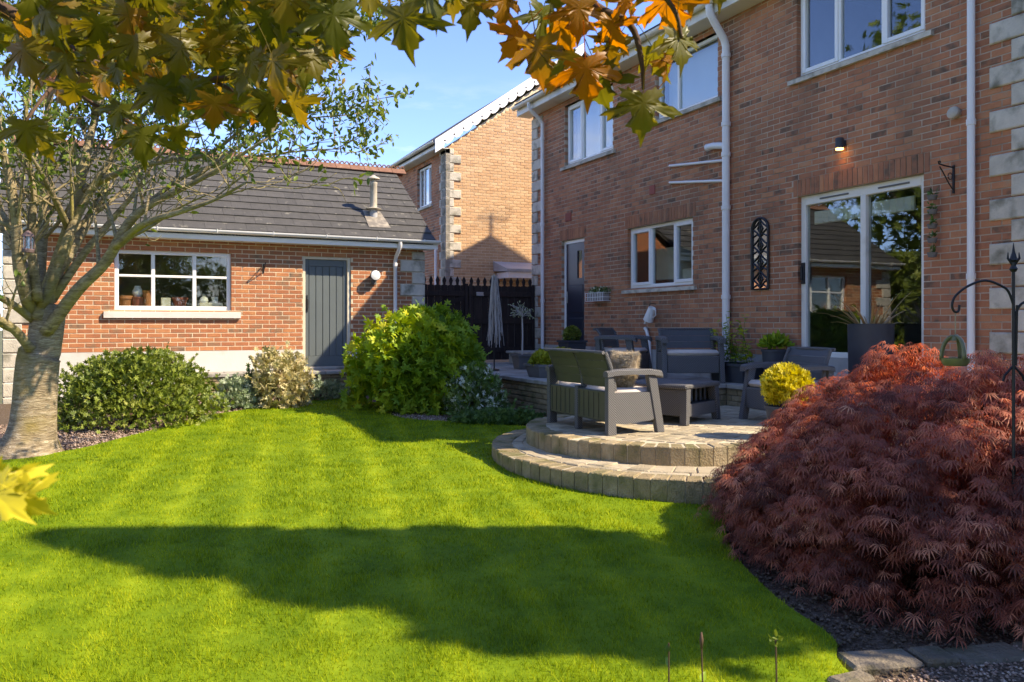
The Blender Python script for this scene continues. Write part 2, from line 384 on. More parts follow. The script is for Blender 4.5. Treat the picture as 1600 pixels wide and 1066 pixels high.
M['leaf_yellow'] = leafmat('leaf_yellow', [(0,(0.35,0.31,0.02)),(0.5,(0.62,0.52,0.03)),(1,(0.80,0.68,0.08))], 0.3, (1.2,1.15,0.6))
M['leaf_lace'] = leafmat('leaf_lace', [(0,(0.08,0.036,0.026)),(0.3,(0.21,0.072,0.05)),(0.6,(0.45,0.15,0.095)),(0.85,(0.68,0.31,0.18)),(1,(0.76,0.50,0.29))], 0.42, (1.8,1.15,0.8), 0.55, 0.2, 2.0, 0.3)
M['leaf_conifer'] = leafmat('leaf_conifer', [(0,(0.02,0.045,0.012)),(1,(0.06,0.11,0.03))], 0.1)
M['leaf_straw'] = leafmat('leaf_straw', [(0,(0.24,0.13,0.06)),(0.5,(0.42,0.27,0.13)),(1,(0.60,0.46,0.27))], 0.2)

def grass_mat(name, blades):
    m = bpy.data.materials.new(name); N, L = nodes_of(m); b = N['Principled BSDF']; out = N['Material Output']
    geo = N.new('ShaderNodeNewGeometry')
    sp = N.new('ShaderNodeSeparateXYZ'); L.new(geo.outputs['Position'], sp.inputs[0])
    # mowing stripes: lighter bands painted in for the way leaning grass catches light
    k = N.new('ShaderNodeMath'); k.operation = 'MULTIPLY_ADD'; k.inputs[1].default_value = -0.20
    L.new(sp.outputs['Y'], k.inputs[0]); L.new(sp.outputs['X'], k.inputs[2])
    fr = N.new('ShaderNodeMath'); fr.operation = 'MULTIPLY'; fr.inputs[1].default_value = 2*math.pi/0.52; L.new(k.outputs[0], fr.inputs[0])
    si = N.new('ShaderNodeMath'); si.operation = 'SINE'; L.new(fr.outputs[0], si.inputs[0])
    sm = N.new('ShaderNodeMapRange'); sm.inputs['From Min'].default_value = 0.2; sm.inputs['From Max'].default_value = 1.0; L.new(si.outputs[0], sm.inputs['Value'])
    nz = N.new('ShaderNodeTexNoise'); nz.inputs['Scale'].default_value = 2.6; nz.inputs['Detail'].default_value = 8; nz.inputs['Roughness'].default_value = 0.78
    L.new(geo.outputs['Position'], nz.inputs['Vector'])
    at_ = N.new('ShaderNodeAttribute'); at_.attribute_name = 'rnd'
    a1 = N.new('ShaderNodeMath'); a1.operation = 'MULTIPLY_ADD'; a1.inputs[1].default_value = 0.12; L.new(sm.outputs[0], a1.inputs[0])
    n1 = N.new('ShaderNodeMath'); n1.operation = 'MULTIPLY_ADD'; n1.inputs[1].default_value = 1.05; n1.inputs[2].default_value = -0.32; L.new(nz.outputs['Fac'], n1.inputs[0])
    L.new(n1.outputs[0], a1.inputs[2])
    a2 = N.new('ShaderNodeMath'); a2.operation = 'MULTIPLY_ADD'; a2.inputs[1].default_value = 0.5; L.new(at_.outputs['Fac'], a2.inputs[0]); L.new(a1.outputs[0], a2.inputs[2])
    rp = ramp_node(N, [(0.0,(0.06,0.12,0.005)),(0.3,(0.16,0.235,0.012)),(0.62,(0.31,0.375,0.022)),(0.88,(0.47,0.475,0.03)),(1.0,(0.56,0.49,0.12))])
    L.new(a2.outputs[0], rp.inputs[0]); L.new(rp.outputs[0], b.inputs['Base Color'])
    b.inputs['Roughness'].default_value = 0.7; b.inputs['Specular IOR Level'].default_value = 0.08
    if blades:
        t = N.new('ShaderNodeBsdfTranslucent'); g = N.new('ShaderNodeMixRGB'); g.blend_type = 'MULTIPLY'; g.inputs[0].default_value = 1; g.inputs[2].default_value = (1.35,1.35,0.6,1)
        L.new(rp.outputs[0], g.inputs[1]); L.new(g.outputs[0], t.inputs['Color'])
        ms = N.new('ShaderNodeMixShader'); ms.inputs[0].default_value = 0.35; L.new(b.outputs[0], ms.inputs[1]); L.new(t.outputs[0], ms.inputs[2]); L.new(ms.outputs[0], out.inputs['Surface'])
    return m
M['grass'] = grass_mat('grass', True)
M['turf'] = grass_mat('turf', False)

def rattan():
    m = bpy.data.materials.new('rattan'); N, L = nodes_of(m); b = N['Principled BSDF']
    tcn = N.new('ShaderNodeTexCoord')
    def wave(direction, sc):
        w = N.new('ShaderNodeTexWave'); w.bands_direction = direction; w.inputs['Scale'].default_value = sc; w.inputs['Distortion'].default_value = 0.6
        L.new(tcn.outputs['Object'], w.inputs['Vector']); return w
    w1 = wave('DIAGONAL', 27); w2 = wave('Z', 32)
    mxn = N.new('ShaderNodeMath'); mxn.operation = 'MULTIPLY'; L.new(w1.outputs['Fac'], mxn.inputs[0]); L.new(w2.outputs['Fac'], mxn.inputs[1])
    rp = ramp_node(N, [(0.0,(0.05,0.049,0.048)),(0.4,(0.14,0.136,0.132)),(1.0,(0.30,0.29,0.28))]); L.new(mxn.outputs[0], rp.inputs[0])
    L.new(rp.outputs[0], b.inputs['Base Color']); b.inputs['Roughness'].default_value = 0.5; b.inputs['Specular IOR Level'].default_value = 0.45
    bp = N.new('ShaderNodeBump'); bp.inputs['Strength'].default_value = 0.8; bp.inputs['Distance'].default_value = 0.006
    L.new(mxn.outputs[0], bp.inputs['Height']); L.new(bp.outputs[0], b.inputs['Normal'])
    return m
M['rattan'] = rattan()
M['rattan_plain'] = plain('rattan_plain', (0.062,0.064,0.066), 0.5, 0.45, nscale=12, var=0.15)
M['rattan_olive'] = plain('rattan_olive', (0.062,0.064,0.044), 0.5, 0.4, nscale=5, var=0.15)

def glass():
    m = bpy.data.materials.new('glass'); N, L = nodes_of(m); out = N['Material Output']
    N.remove(N['Principled BSDF'])
    tr = N.new('ShaderNodeBsdfTransparent'); tr.inputs[0].default_value = (0.88,0.92,0.90,1)
    gl = N.new('ShaderNodeBsdfGlossy'); gl.inputs['Roughness'].default_value = 0.004; gl.inputs['Color'].default_value = (0.95,0.97,1,1)
    lw = N.new('ShaderNodeLayerWeight'); lw.inputs['Blend'].default_value = 0.5
    fr = N.new('ShaderNodeMath'); fr.operation = 'POWER'; fr.inputs[1].default_value = 3.0; L.new(lw.outputs['Facing'], fr.inputs[0])
    ma = N.new('ShaderNodeMath'); ma.operation = 'MULTIPLY_ADD'; ma.inputs[1].default_value = 0.9; ma.inputs[2].default_value = 0.075; ma.use_clamp = True
    L.new(fr.outputs[0], ma.inputs[0])
    nz = N.new('ShaderNodeTexNoise'); nz.inputs['Scale'].default_value = 1.6; nz.inputs['Detail'].default_value = 1
    bp = N.new('ShaderNodeBump'); bp.inputs['Strength'].default_value = 0.05; bp.inputs['Distance'].default_value = 0.03
    L.new(nz.outputs['Fac'], bp.inputs['Height']); L.new(bp.outputs[0], gl.inputs['Normal'])
    ms = N.new('ShaderNodeMixShader'); L.new(ma.outputs[0], ms.inputs[0]); L.new(tr.outputs[0], ms.inputs[1]); L.new(gl.outputs[0], ms.inputs[2])
    L.new(ms.outputs[0], out.inputs['Surface'])
    return m
M['glass'] = glass()
def emit(name, c, s):
    m = bpy.data.materials.new(name); N, L = nodes_of(m); b = N['Principled BSDF']
    b.inputs['Base Color'].default_value = (*c, 1); b.inputs['Emission Color'].default_value = (*c, 1); b.inputs['Emission Strength'].default_value = s
    return m
M['lamp_glow'] = emit('lamp_glow', (1.0, 0.6, 0.2), 2.0)

# ------------------------------------------------------------------ masonry builders
class Frame:
    """wall frame: u along the wall, v up, w out of the wall"""
    def __init__(s, O, U, W): s.O = Vector(O); s.U = Vector(U); s.W = Vector(W); s.Z = Vector((0,0,1))
    def p(s, u, v, w=0.0): return s.O + s.U*u + s.Z*v + s.W*w

def fbox(mb, fr, u0, u1, v0, v1, w0, w1, c=0.0, rnd=None):
    """box in wall coordinates, with the outer edges chamfered when c is given"""
    flip = fr.U.cross(fr.Z).dot(fr.W) < 0
    if c:
        rings = [(w0, 0), (w1-c, 0), (w1, c)]
    else:
        rings = [(w0, 0), (w1, 0)]
    vs = []
    for w, i in rings:
        vs += [fr.p(u0+i, v0+i, w), fr.p(u1-i, v0+i, w), fr.p(u1-i, v1-i, w), fr.p(u0+i, v1-i, w)]
    fs = []
    for k in range(len(rings)-1):
        for j in range(4):
            a, b = k*4+j, k*4+(j+1)%4
            fs.append((a, b, b+4, a+4))
    n = len(vs); fs.append((n-4, n-3, n-2, n-1)); fs.append((3, 2, 1, 0))
    if flip: fs = [f[::-1] for f in fs]
    mb.add(vs, fs, rnd)

def brick_rects(L, H, holes, first=0.0, top=None, bl=0.2135, ch=0.075, j=0.012):
    out = []
    for row in range(int(math.ceil(H/ch))):
        va = row*ch; vb = min(va+ch-j, H)
        if vb-va < 0.02: continue
        vc = (va+vb)/2
        segs = [(0.0, L)]
        for (a, b, c, d) in holes:
            if c < vc < d:
                ns = []
                for s0, s1 in segs:
                    if b <= s0 or a >= s1: ns.append((s0, s1)); continue
                    if a > s0: ns.append((s0, a))
                    if b < s1: ns.append((b, s1))
                segs = ns
        off = first + (0.1125 if row % 2 else 0.0)
        for s0, s1 in segs:
            if top is not None:
                pass
            k = math.floor((s0-off)/(bl+j))
            while True:
                a = k*(bl+j)+off; b = a+bl; k += 1
                if a >= s1: break
                a2, b2 = max(a, s0), min(b, s1)
                if b2-a2 < 0.03: continue
                if top is not None and vb > min(top(a2), top(b2)): continue
                out.append((a2, b2, va, vb))
    return out

def wall_core(mb, fr, L, H, holes, w_front, w_back):
    us = sorted(set([0, L]+[x for h in holes for x in h[:2] if 0 < x < L]))
    vs = sorted(set([0, H]+[x for h in holes for x in h[2:] if 0 < x < H]))
    def solid(i, k):
        if i < 0 or k < 0 or i >= len(us)-1 or k >= len(vs)-1: return False
        uc, vc = (us[i]+us[i+1])/2, (vs[k]+vs[k+1])/2
        return not any(a < uc < b and c < vc < d for a, b, c, d in holes)
    for i in range(len(us)-1):
        for k in range(len(vs)-1):
            if not solid(i, k): continue
            a, b, c, d = us[i], us[i+1], vs[k], vs[k+1]
            P = fr.p
            mb.add([P(a,c,w_front),P(b,c,w_front),P(b,d,w_front),P(a,d,w_front)], [(0,1,2,3)])
            mb.add([P(a,c,w_back),P(b,c,w_back),P(b,d,w_back),P(a,d,w_back)], [(3,2,1,0)])
            if not solid(i-1,k): mb.add([P(a,c,w_front),P(a,c,w_back),P(a,d,w_back),P(a,d,w_front)], [(0,1,2,3)])
            if not solid(i+1,k): mb.add([P(b,c,w_front),P(b,c,w_back),P(b,d,w_back),P(b,d,w_front)], [(0,1,2,3)])
            if not solid(i,k-1): mb.add([P(a,c,w_front),P(b,c,w_front),P(b,c,w_back),P(a,c,w_back)], [(0,1,2,3)])
            if not solid(i,k+1): mb.add([P(a,d,w_front),P(b,d,w_front),P(b,d,w_back),P(a,d,w_back)], [(0,1,2,3)])

def lay_bricks(fr, rects, mat, parent, single=300, depth=0.09, prefer=None, chamf=0.003):
    """single bricks: each an object; the rest joined into one mesh"""
    eye = Vector((0,0,EYE))
    full = []
    for i, (a, b, c, d) in enumerate(rects):
        if abs((b-a)-0.2135) < 1e-4 and abs((d-c)-0.063) < 1e-4:
            P = fr.p((a+b)/2, (c+d)/2)
            if prefer is None or prefer(P): full.append(((P-eye).length, i))
    full.sort(); chosen = set(i for _, i in full[:single])
    f0 = Frame((0,0,0), fr.U, fr.W)
    mb = MB(); fbox(mb, f0, -0.10675, 0.10675, -0.0315, 0.0315, -depth, 0.0, chamf)
    me = mb.mesh('brick'); me.materials.append(mat)
    rest = MB()
    for i, (a, b, c, d) in enumerate(rects):
        w = RD.uniform(-0.002, 0.0015)
        if i in chosen:
            inst('brick', me, fr.p((a+b)/2, (c+d)/2, w), parent)
        else:
            fbox(rest, fr, a, b, c, d, -depth, w, chamf, RD.uniform(0.01, 1))
    if rest.v:
        o = rest.build('brickwork', mat, parent); o['kind'] = 'stuff'

def soldiers(fr, u0, u1, v0, h, mat, parent, single):
    n = max(1, round((u1-u0)/0.075)); p = (u1-u0)/n
    mb = MB(); f0 = Frame((0,0,0), fr.U, fr.W)
    fbox(mb, f0, -p/2+0.005, p/2-0.005, 0.005, h-0.005, -0.09, 0.0, 0.004)
    me = mb.mesh('lintel_brick'); me.materials.append(mat)
    for k in range(n):
        inst('lintel_brick', me, fr.p(u0+(k+0.5)*p, v0, 0.004+RD.uniform(-0.002,0.002)), parent)

def quoins(fr, u_corner, sgn, v0, v1, mat, parent, long=0.45, short=0.225, h=0.225, w=0.028, wrap=0.3):
    """corner stones; sgn +1 when the wall runs towards +u from the corner"""
    v = v0; k = 0
    f0 = Frame((0,0,0), fr.U, fr.W); meshes = {}
    while v+h*0.6 < v1:
        hh = min(h, v1-v)
        ln = long if k % 2 == 0 else short
        key = (ln, round(hh, 3))
        if key not in meshes:
            mb = MB(); a, b = sorted((-sgn*w, sgn*ln))
            fbox(mb, f0, a, b, 0.006, hh-0.006, -wrap, w, 0.012)
            me = mb.mesh('quoin_stone'); me.materials.append(mat); meshes[key] = me
        inst('quoin_stone', meshes[key], fr.p(u_corner, v), parent)
        v += h; k += 1

def window(fr, u0, u1, v0, v1, mull, parent, opening=(), recess=0.07, mat='white', hbars=(), sill=True, sill_ext=0.11, sill_h=0.09,
           blind=None, room=1.2, fw=0.055, name='window', curtain=None, sill_mat='stone'):
    """frame with mullions, a sash for each opening light, panes, sill and the room behind"""
    mb = MB(); w1 = -recess; w0 = w1-0.06
    def bar(a, b, c, d, o=0.0): fbox(mb, fr, a, b, c, d, w0, w1+o, 0.006)
    bar(u0, u0+fw, v0, v1); bar(u1-fw, u1, v0, v1)
    bar(u0+fw, u1-fw, v0, v0+fw); bar(u0+fw, u1-fw, v1-fw, v1)
    edges = [u0+fw]
    for m_ in sorted(mull):
        bar(m_-fw*0.45, m_+fw*0.45, v0+fw, v1-fw, 0.003); edges += [m_-fw*0.45, m_+fw*0.45]
    edges.append(u1-fw)
    lights = [(edges[i], edges[i+1]) for i in range(0, len(edges), 2)]
    cells = []
    for i, (a, b) in enumerate(lights):
        vs = [v0+fw]+[x for x in hbars]+[v1-fw]
        for k in range(len(vs)-1):
            c = vs[k]+(fw*0.3 if k else 0); d = vs[k+1]-(fw*0.3 if k < len(vs)-2 else 0)
            cells.append((i, a, b, c, d))
        for x in hbars: bar(a, b, x-fw*0.3, x+fw*0.3, 0.004)
    win = mb.build(name, M[mat], parent)
    for i, a, b, c, d in cells:
        if i in opening:
            s = MB(); t = 0.042; o = 0.016
            fbox(s, fr, a-0.012, a+t, c-0.012, d+0.012, w0+0.01, w1+o, 0.006); fbox(s, fr, b-t, b+0.012, c-0.012, d+0.012, w0+0.01, w1+o, 0.006)
            fbox(s, fr, a+t, b-t, c-0.012, c+t, w0+0.01, w1+o-0.001, 0.006); fbox(s, fr, a+t, b-t, d-t, d+0.012, w0+0.01, w1+o-0.001, 0.006)
            s.build('sash', M[mat], win); a, b, c, d = a+t, b-t, c+t, d-t
        p = MB(); fbox(p, fr, a-0.006, b+0.006, c-0.006, d+0.006, w0+0.026, w0+0.032)
        p.build('pane', M['glass'], win)
    if sill:
        s = MB(); a, b = u0-sill_ext, u1+sill_ext
        P = fr.p; w = 0.055
        vs = [P(a,v0-sill_h,-0.13),P(b,v0-sill_h,-0.13),P(b,v0-sill_h,w),P(a,v0-sill_h,w),P(a,v0-0.012,-0.13),P(b,v0-0.012,-0.13),P(b,v0-0.035,w),P(a,v0-0.035,w)]
        s.add(vs, [(0,3,2,1),(4,5,6,7),(0,1,5,4),(1,2,6,5),(2,3,7,6),(3,0,4,7)])
        s.build('sill', M[sill_mat], win)
    if blind is not None:
        s = MB(); fbox(s, fr, u0+0.02, u1-0.02, v0+(v1-v0)*blind, v1, w0-0.16, w0-0.14); s.build('blind', M['blind'], win)
    # the room behind: five walls
    r = MB(); P = fr.p; a, b, c, d = u0-0.25, u1+0.25, v0-0.3, v1+0.2; f, g = -0.222, -0.222-room
    r.add([P(a,c,f),P(b,c,f),P(b,d,f),P(a,d,f),P(a,c,g),P(b,c,g),P(b,d,g),P(a,d,g)], [(4,5,6,7),(0,1,5,4),(1,2,6,5),(2,3,7,6),(3,0,4,7)])
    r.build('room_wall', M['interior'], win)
    return win

def gutter(name, parent, p0, p1, r, mat, out):
    """half-round gutter from p0 to p1; out is the outward direction"""
    mb = MB(); p0, p1, out = Vector(p0), Vector(p1), Vector(out); up = Vector((0,0,1))
    n = 8; vs = []; fs = []
    for p in (p0, p1):
        for rr in (r, r*0.86):
            for k in range(n+1):
                t = math.pi*k/n
                vs.append(p + out*(-math.cos(t)*rr) - up*math.sin(t)*rr)
    m_ = n+1
    for k in range(n):
        fs += [(k, k+1, 2*m_+k+1, 2*m_+k), (m_+k+1, m_+k, 3*m_+k, 3*m_+k+1), (k+1, k, m_+k, m_+k+1), (2*m_+k, 2*m_+k+1, 3*m_+k+1, 3*m_+k)]
    fs += [(0, 2*m_, 3*m_, m_), (n, m_+n, 3*m_+n, 2*m_+n)]
    mb.add(vs, fs)
    o = mb.build(name, M[mat], parent)
    mb = MB(); L = (p1-p0).length; d = (p1-p0).normalized()
    k = 0.5
    while k < L:
        q = p0+d*k
        mb.tube([q+out*(-r*1.05)+up*0.01, q+out*(-r*0.75)-up*r*0.8, q-up*r*1.06, q+out*(r*0.75)-up*r*0.8, q+out*(r*1.05)+up*0.01], 0.008, 4); k += 0.9
    mb.build('gutter_bracket', M[mat], o)
    return o

def pipe_run(name, parent, pts, r, mat, collars=()):
    mb = MB(); mb.tube(pts, r, 12)
    o = mb.build(name, M[mat], parent, smooth='auto')
    for c in collars:
        m2 = MB(); m2.tube([Vector(c)-Vector((0,0,0.03)), Vector(c)+Vector((0,0,0.03))], r*1.22, 12)
        m2.build('collar', M[mat], o, smooth='auto')
    return o

# ------------------------------------------------------------------ ground, terrace, patio
g = MB(); g.add([(-300,-300,-0.45),(300,-300,-0.45),(300,300,-0.45),(-300,300,-0.45)], [(0,1,2,3)])
tag(g.build('ground', M['ground']), kind='structure')
g = MB(); n = 24
vs = [(-6+x*12/n, -6+y*20.2/n, lawn_z(-6+y*20.2/n)-0.03+0.012*math.sin(x*2.1)*math.cos(y*1.7)) for y in range(n+1) for x in range(n+1)]
g.add(vs, [(y*(n+1)+x, y*(n+1)+x+1, (y+1)*(n+1)+x+1, (y+1)*(n+1)+x) for y in range(n) for x in range(n)])
tag(g.build('flower_bed_soil', M['soil'], smooth=True), kind='structure')

def catmull(pts, closed=True, k=6):
    out = []; n = len(pts)
    for i in range(n if closed else n-1):
        p0, p1, p2, p3 = [np.array(pts[(i+d) % n] if closed else pts[min(max(i+d,0),n-1)], float) for d in (-1,0,1,2)]
        for s in range(k):
            t = s/k
            out.append(tuple(0.5*((2*p1)+(-p0+p2)*t+(2*p0-5*p1+4*p2-p3)*t*t+(-p0+3*p1-3*p2+p3)*t**3)))
    if not closed: out.append(tuple(pts[-1]))
    return out

edge = catmull([(4.6,9.1),(4.0,9.72),(3.46,10.3),(3.38,11.0),(3.62,11.9),(3.3,12.75),(2.75,12.75),(1.96,12.28),(1.1,11.60),(0.55,10.8),(0.06,10.1),(-0.40,9.45),(-1.1,9.0),(-2.4,8.8),(-5.5,8.6)], False, 6)
near = catmull([(2.55,-3.0),(2.56,1.2),(2.74,2.36),(2.98,2.70),(3.12,3.2),(3.45,3.9),(4.0,4.6),(4.5,4.85)], False, 6)
LAWN = [(-5.5,-3.0)] + near + [(5.3,6.0),(5.3,8.2)] + edge
mb = MB(); mb.prism(LAWN, 0.0, 0.0)
mb.v = [(p[0], p[1], lawn_z(p[1])+(0.0 if i >= len(LAWN) else -0.06)) for i, p in enumerate(mb.v)]
tag(mb.build('lawn', M['turf']), kind='structure')

PC = Vector((5.17, 6.84, 0)); PZ = 0.44; SZ = 0.28; TZ = 0.70
def ring_blocks(parent, c, r0, r1, z0, z1, width, a0, a1, mat, name):
    n = max(3, int(round((a1-a0)*r1/width))); da = (a1-a0)/n
    mb = MB(); g = 0.005
    h0, h1 = da/2-g/r1, da/2-g/max(r0, 0.1)
    def P(r, a, z): return (r*math.cos(a), r*math.sin(a), z)
    cch = 0.008
    vs = []
    for z, i in ((z0, 0.0), (z1-cch, 0.0), (z1, cch)):
        vs += [P(r0+i, -h1+i/r0, z), P(r1-i, -h0+i/r1, z), P(r1-i, h0-i/r1, z), P(r0+i, h1-i/r0, z)]
    fs = [(0,3,2,1),(8,9,10,11)]
    for k in (0, 4):
        for j in range(4): a, b = k+j, k+(j+1) % 4; fs.append((a, b, b+4, a+4))
    mb.add(vs, fs); me = mb.mesh(name); me.materials.append(mat)
    for k in range(n):
        o = inst(name, me, (c.x, c.y, RD.uniform(-0.004, 0.004)), parent, (RD.uniform(-.004,.004), RD.uniform(-.004,.004), a0+(k+0.5)*da))

def disc(r, n=72, c=PC): return [(c.x+r*math.cos(2*math.pi*k/n), c.y+r*math.sin(2*math.pi*k/n)) for k in range(n)]

LC = Vector((5.28, 6.60, 0))
mb = MB(); mb.prism(disc(1.492), -0.1, PZ-0.008); mb.box(5.17, 7.2, 5.35, 8.29, -0.1, PZ-0.014)
patio = tag(mb.build('patio', M['sand_joint']), kind='structure')
ring_blocks(patio, PC, 1.29, 1.50, SZ-0.10, PZ, 0.125, math.radians(100), math.radians(300), M['block'], 'edging_block')
# paving of the round patio: rectangular pavers, laid in pairs turned against each other
pav = {}
for nm, (sx_, sy_) in (('a', (0.2, 0.1)), ('b', (0.1, 0.2))):
    mb = MB(); mb.cbox(-sx_/2+0.004, sx_/2-0.004, -sy_/2+0.004, sy_/2-0.004, -0.05, 0.0, 0.005)
    pav[nm] = mb.mesh('paver'); pav[nm].materials.append(M['paver'])
cells = []
for i in range(-8, 12):
    for j in range(-9, 10):
        k = (i+j) % 2
        for s in (-0.05, 0.05):
            p = (0.2*i+(s if k else 0), 0.2*j+(0 if k else s))
            a = math.radians(27); q = (PC.x+p[0]*math.cos(a)-p[1]*math.sin(a), PC.y+p[0]*math.sin(a)+p[1]*math.cos(a))
            inr = math.hypot(p[0], p[1]) < 1.24
            inb = 5.3 < q[0] < 7.12 and 5.5 < q[1] < 8.2 and (q[0] > 6.4 or math.hypot(p[0], p[1]) < 1.24 or q[1] > 6.84)
            if inr or inb: cells.append((math.hypot(*q), q, k))
cells.sort()
rest = MB()
for n_, (d_, q, k) in enumerate(cells):
    z = PZ+RD.uniform(-0.004, 0.003)
    if n_ < 300: inst('paver', pav['b' if k else 'a'], (q[0], q[1], z), patio, (RD.uniform(-.008,.008), RD.uniform(-.008,.008), math.radians(27)))
    else:
        s0 = len(rest.v); hx, hy = (0.05, 0.1) if k else (0.1, 0.05)
        rest.cbox(-hx+0.004, hx-0.004, -hy+0.004, hy-0.004, -0.05, 0, 0.005, RD.uniform(0.01, 1))
        rest.xf(s0, Matrix.Translation((q[0], q[1], z)) @ Matrix.Rotation(math.radians(27), 4, 'Z'))
if rest.v: rest.build('paving', M['paver'], patio)['kind'] = 'stuff'
mb = MB(); mb.prism(disc(2.052, c=LC), -0.1, SZ-0.010)
lstep = tag(mb.build('garden_step', M['sand_joint']), kind='structure')
ring_blocks(lstep, LC, 1.85, 2.06, lawn_z(5)-0.08, SZ, 0.135, math.radians(95), math.radians(305), M['block'], 'step_block')
ring_blocks(lstep, LC, 1.74, 1.843, SZ-0.06, SZ, 0.2, math.radians(95), math.radians(305), M['paver'], 'paver')
ring_blocks(lstep, LC, 1.45, 1.733, SZ-0.06, SZ-0.002, 0.2, math.radians(95), math.radians(305), M['paver'], 'paver')

# raised terrace along the house and in front of the garage
TER = [(0.94,13.62),(5.36,13.62),(5.36,8.36),(7.27,8.36),(7.27,4.2),(8.3,4.2),(8.3,15.36),(14,15.36),(14,19.4),(4.9,19.4),(4.9,14.6),(0.94,14.6)]
mb = MB(); mb.prism(TER, -0.4, TZ-0.05)
terrace = tag(mb.build('terrace', M['joint']), kind='structure')
mb = MB(); mb.cbox(-0.293, 0.293, -0.293, 0.293, -0.045, 0.0, 0.006); slab = mb.mesh('paving_slab'); slab.materials.append(M['slab'])
def slabs(x0, x1, y0, y1):
    nx, ny = max(1, round((x1-x0)/0.6)), max(1, round((y1-y0)/0.6))
    for i in range(nx):
        for j in range(ny):
            sx_, sy_ = (x1-x0)/nx, (y1-y0)/ny
            inst('paving_slab', slab, (x0+(i+.5)*sx_, y0+(j+.5)*sy_, TZ+RD.uniform(-.003,.003)), terrace, None, (sx_/0.6, sy_/0.6, 1))
slabs(5.66, 8.0, 8.66, 15.3); slabs(7.57, 8.0, 4.2, 8.66); slabs(0.94, 5.66, 13.92, 14.28)
# coping on the edge
def coping(x0, x1, y0, y1):
    L = max(x1-x0, y1-y0); n = max(1, round(L/0.45))
    for k in range(n):
        mb = MB()
        if x1-x0 > y1-y0: mb.cbox(x0+k*L/n+0.004, x0+(k+1)*L/n-0.004, y0, y1, TZ-0.05, TZ+0.008, 0.008)
        else: mb.cbox(x0, x1, y0+k*L/n+0.004, y0+(k+1)*L/n-0.004, TZ-0.05, TZ+0.008, 0.008)
        mb.build('coping_stone', M['slab'], terrace)
coping(5.30, 5.62, 8.64, 13.9); coping(5.30, 7.53, 8.32, 8.62); coping(7.22, 7.53, 4.2, 8.31); coping(0.92, 5.29, 13.57, 13.88)
# retaining bricks under the coping
def retaining(fr, L, H, single):
    rects = brick_rects(L, H, [])
    lay_bricks(fr, rects, M['block'], terrace, single, 0.06, chamf=0.007)
retaining(Frame((5.33,8.36,0.0), (0,1,0), (-1,0,0)), 5.3, 0.64, 110)
retaining(Frame((0.95,13.60,-0.01), (1,0,0), (0,-1,0)), 4.38, 0.65, 110)
retaining(Frame((5.36,8.345,0.19), (1,0,0), (0,-1,0)), 1.9, 0.45, 20)
retaining(Frame((7.255,4.2,0.19), (0,1,0), (-1,0,0)), 4.14, 0.45, 60)
# step in front of the house door
mb = MB(); mb.cbox(7.0, 7.98, 12.9, 14.5, TZ+0.02, 0.92, 0.01); mb.cbox(6.95, 7.98, 12.85, 14.55, 0.922, 0.97, 0.012)
mb.build('door_step', M['slab'], terrace)

# edging stones and gravel at the near right corner
mb = MB()
for a in range(1): mb.add([(2.72,-2,lawn_z(0)-0.02),(6.5,-2,lawn_z(0)-0.02),(6.5,2.32,lawn_z(2.3)-0.012),(2.72,2.32,lawn_z(2.3)-0.012)], [(0,1,2,3)])
path = tag(mb.build('gravel_path', M['soil']), kind='structure')
def edging(pts, w, name='edging_stone'):
    for i in range(len(pts)-1):
        a, b = Vector((*pts[i], 0)), Vector((*pts[i+1], 0)); d = (b-a); L = d.length; d.normalize(); nrm = Vector((-d.y, d.x, 0))
        k = 0.0
        while k < L-0.05:
            l = min(RD.uniform(0.26, 0.42), L-k); c = a+d*(k+l/2); c.z = lawn_z(c.y)
            mb = MB(); s0 = 0; mb.cbox(-l/2+0.006, l/2-0.006, -w/2, w/2, -0.08, 0.012+RD.uniform(-.01,.008), 0.014)
            mb.xf(0, Matrix.Translation(c) @ Matrix.Rotation(math.atan2(d.y, d.x)+RD.uniform(-.04,.04), 4, 'Z') @ Matrix.Rotation(RD.uniform(-.03,.03), 4, 'X'))
            mb.build(name, M['edging'], path); k += l
edging([(2.82,2.50),(3.3,2.33),(4.4,2.05),(5.6,1.9)], 0.17)
edging([(2.67,1.2),(2.70,2.40)], 0.20)
V = []; F = []; RN = []
def pebbles(pts, s0, s1):
    """many small stones as one mesh"""
    n = len(pts)
    oct_v = np.array([(1,0,0),(-1,0,0),(0,1,0),(0,-1,0),(0,0,.7),(0,0,-.7)], float)
    oct_f = np.array([(0,2,4),(2,1,4),(1,3,4),(3,0,4),(2,0,5),(1,2,5),(3,1,5),(0,3,5)])
    s = NR.uniform(s0, s1, (n,1,1))*NR.uniform(0.6, 1.2, (n,1,3))
    a = NR.uniform(0, 6.28, n); c, d = np.cos(a), np.sin(a)
    vv = oct_v[None]*s
    x = vv[...,0]*c[:,None]-vv[...,1]*d[:,None]; y = vv[...,0]*d[:,None]+vv[...,1]*c[:,None]
    vv = np.stack([x, y, vv[...,2]], -1)+pts[:,None,:]
    ff = oct_f[None]+(np.arange(n)*6)[:,None,None]
    return vv.reshape(-1,3), ff.reshape(-1,3), np.repeat(NR.uniform(0.01,1,n), 8)
def inside(P, poly):
    x, y = P[:,0], P[:,1]; r = np.zeros(len(P), bool); n = len(poly)
    for i in range(n):
        (x0,y0), (x1,y1) = poly[i], poly[(i+1) % n]
        if y0 == y1: continue
        c = ((y0 > y) != (y1 > y)) & (x < (x1-x0)*(y-y0)/(y1-y0)+x0)
        r ^= c
    return r
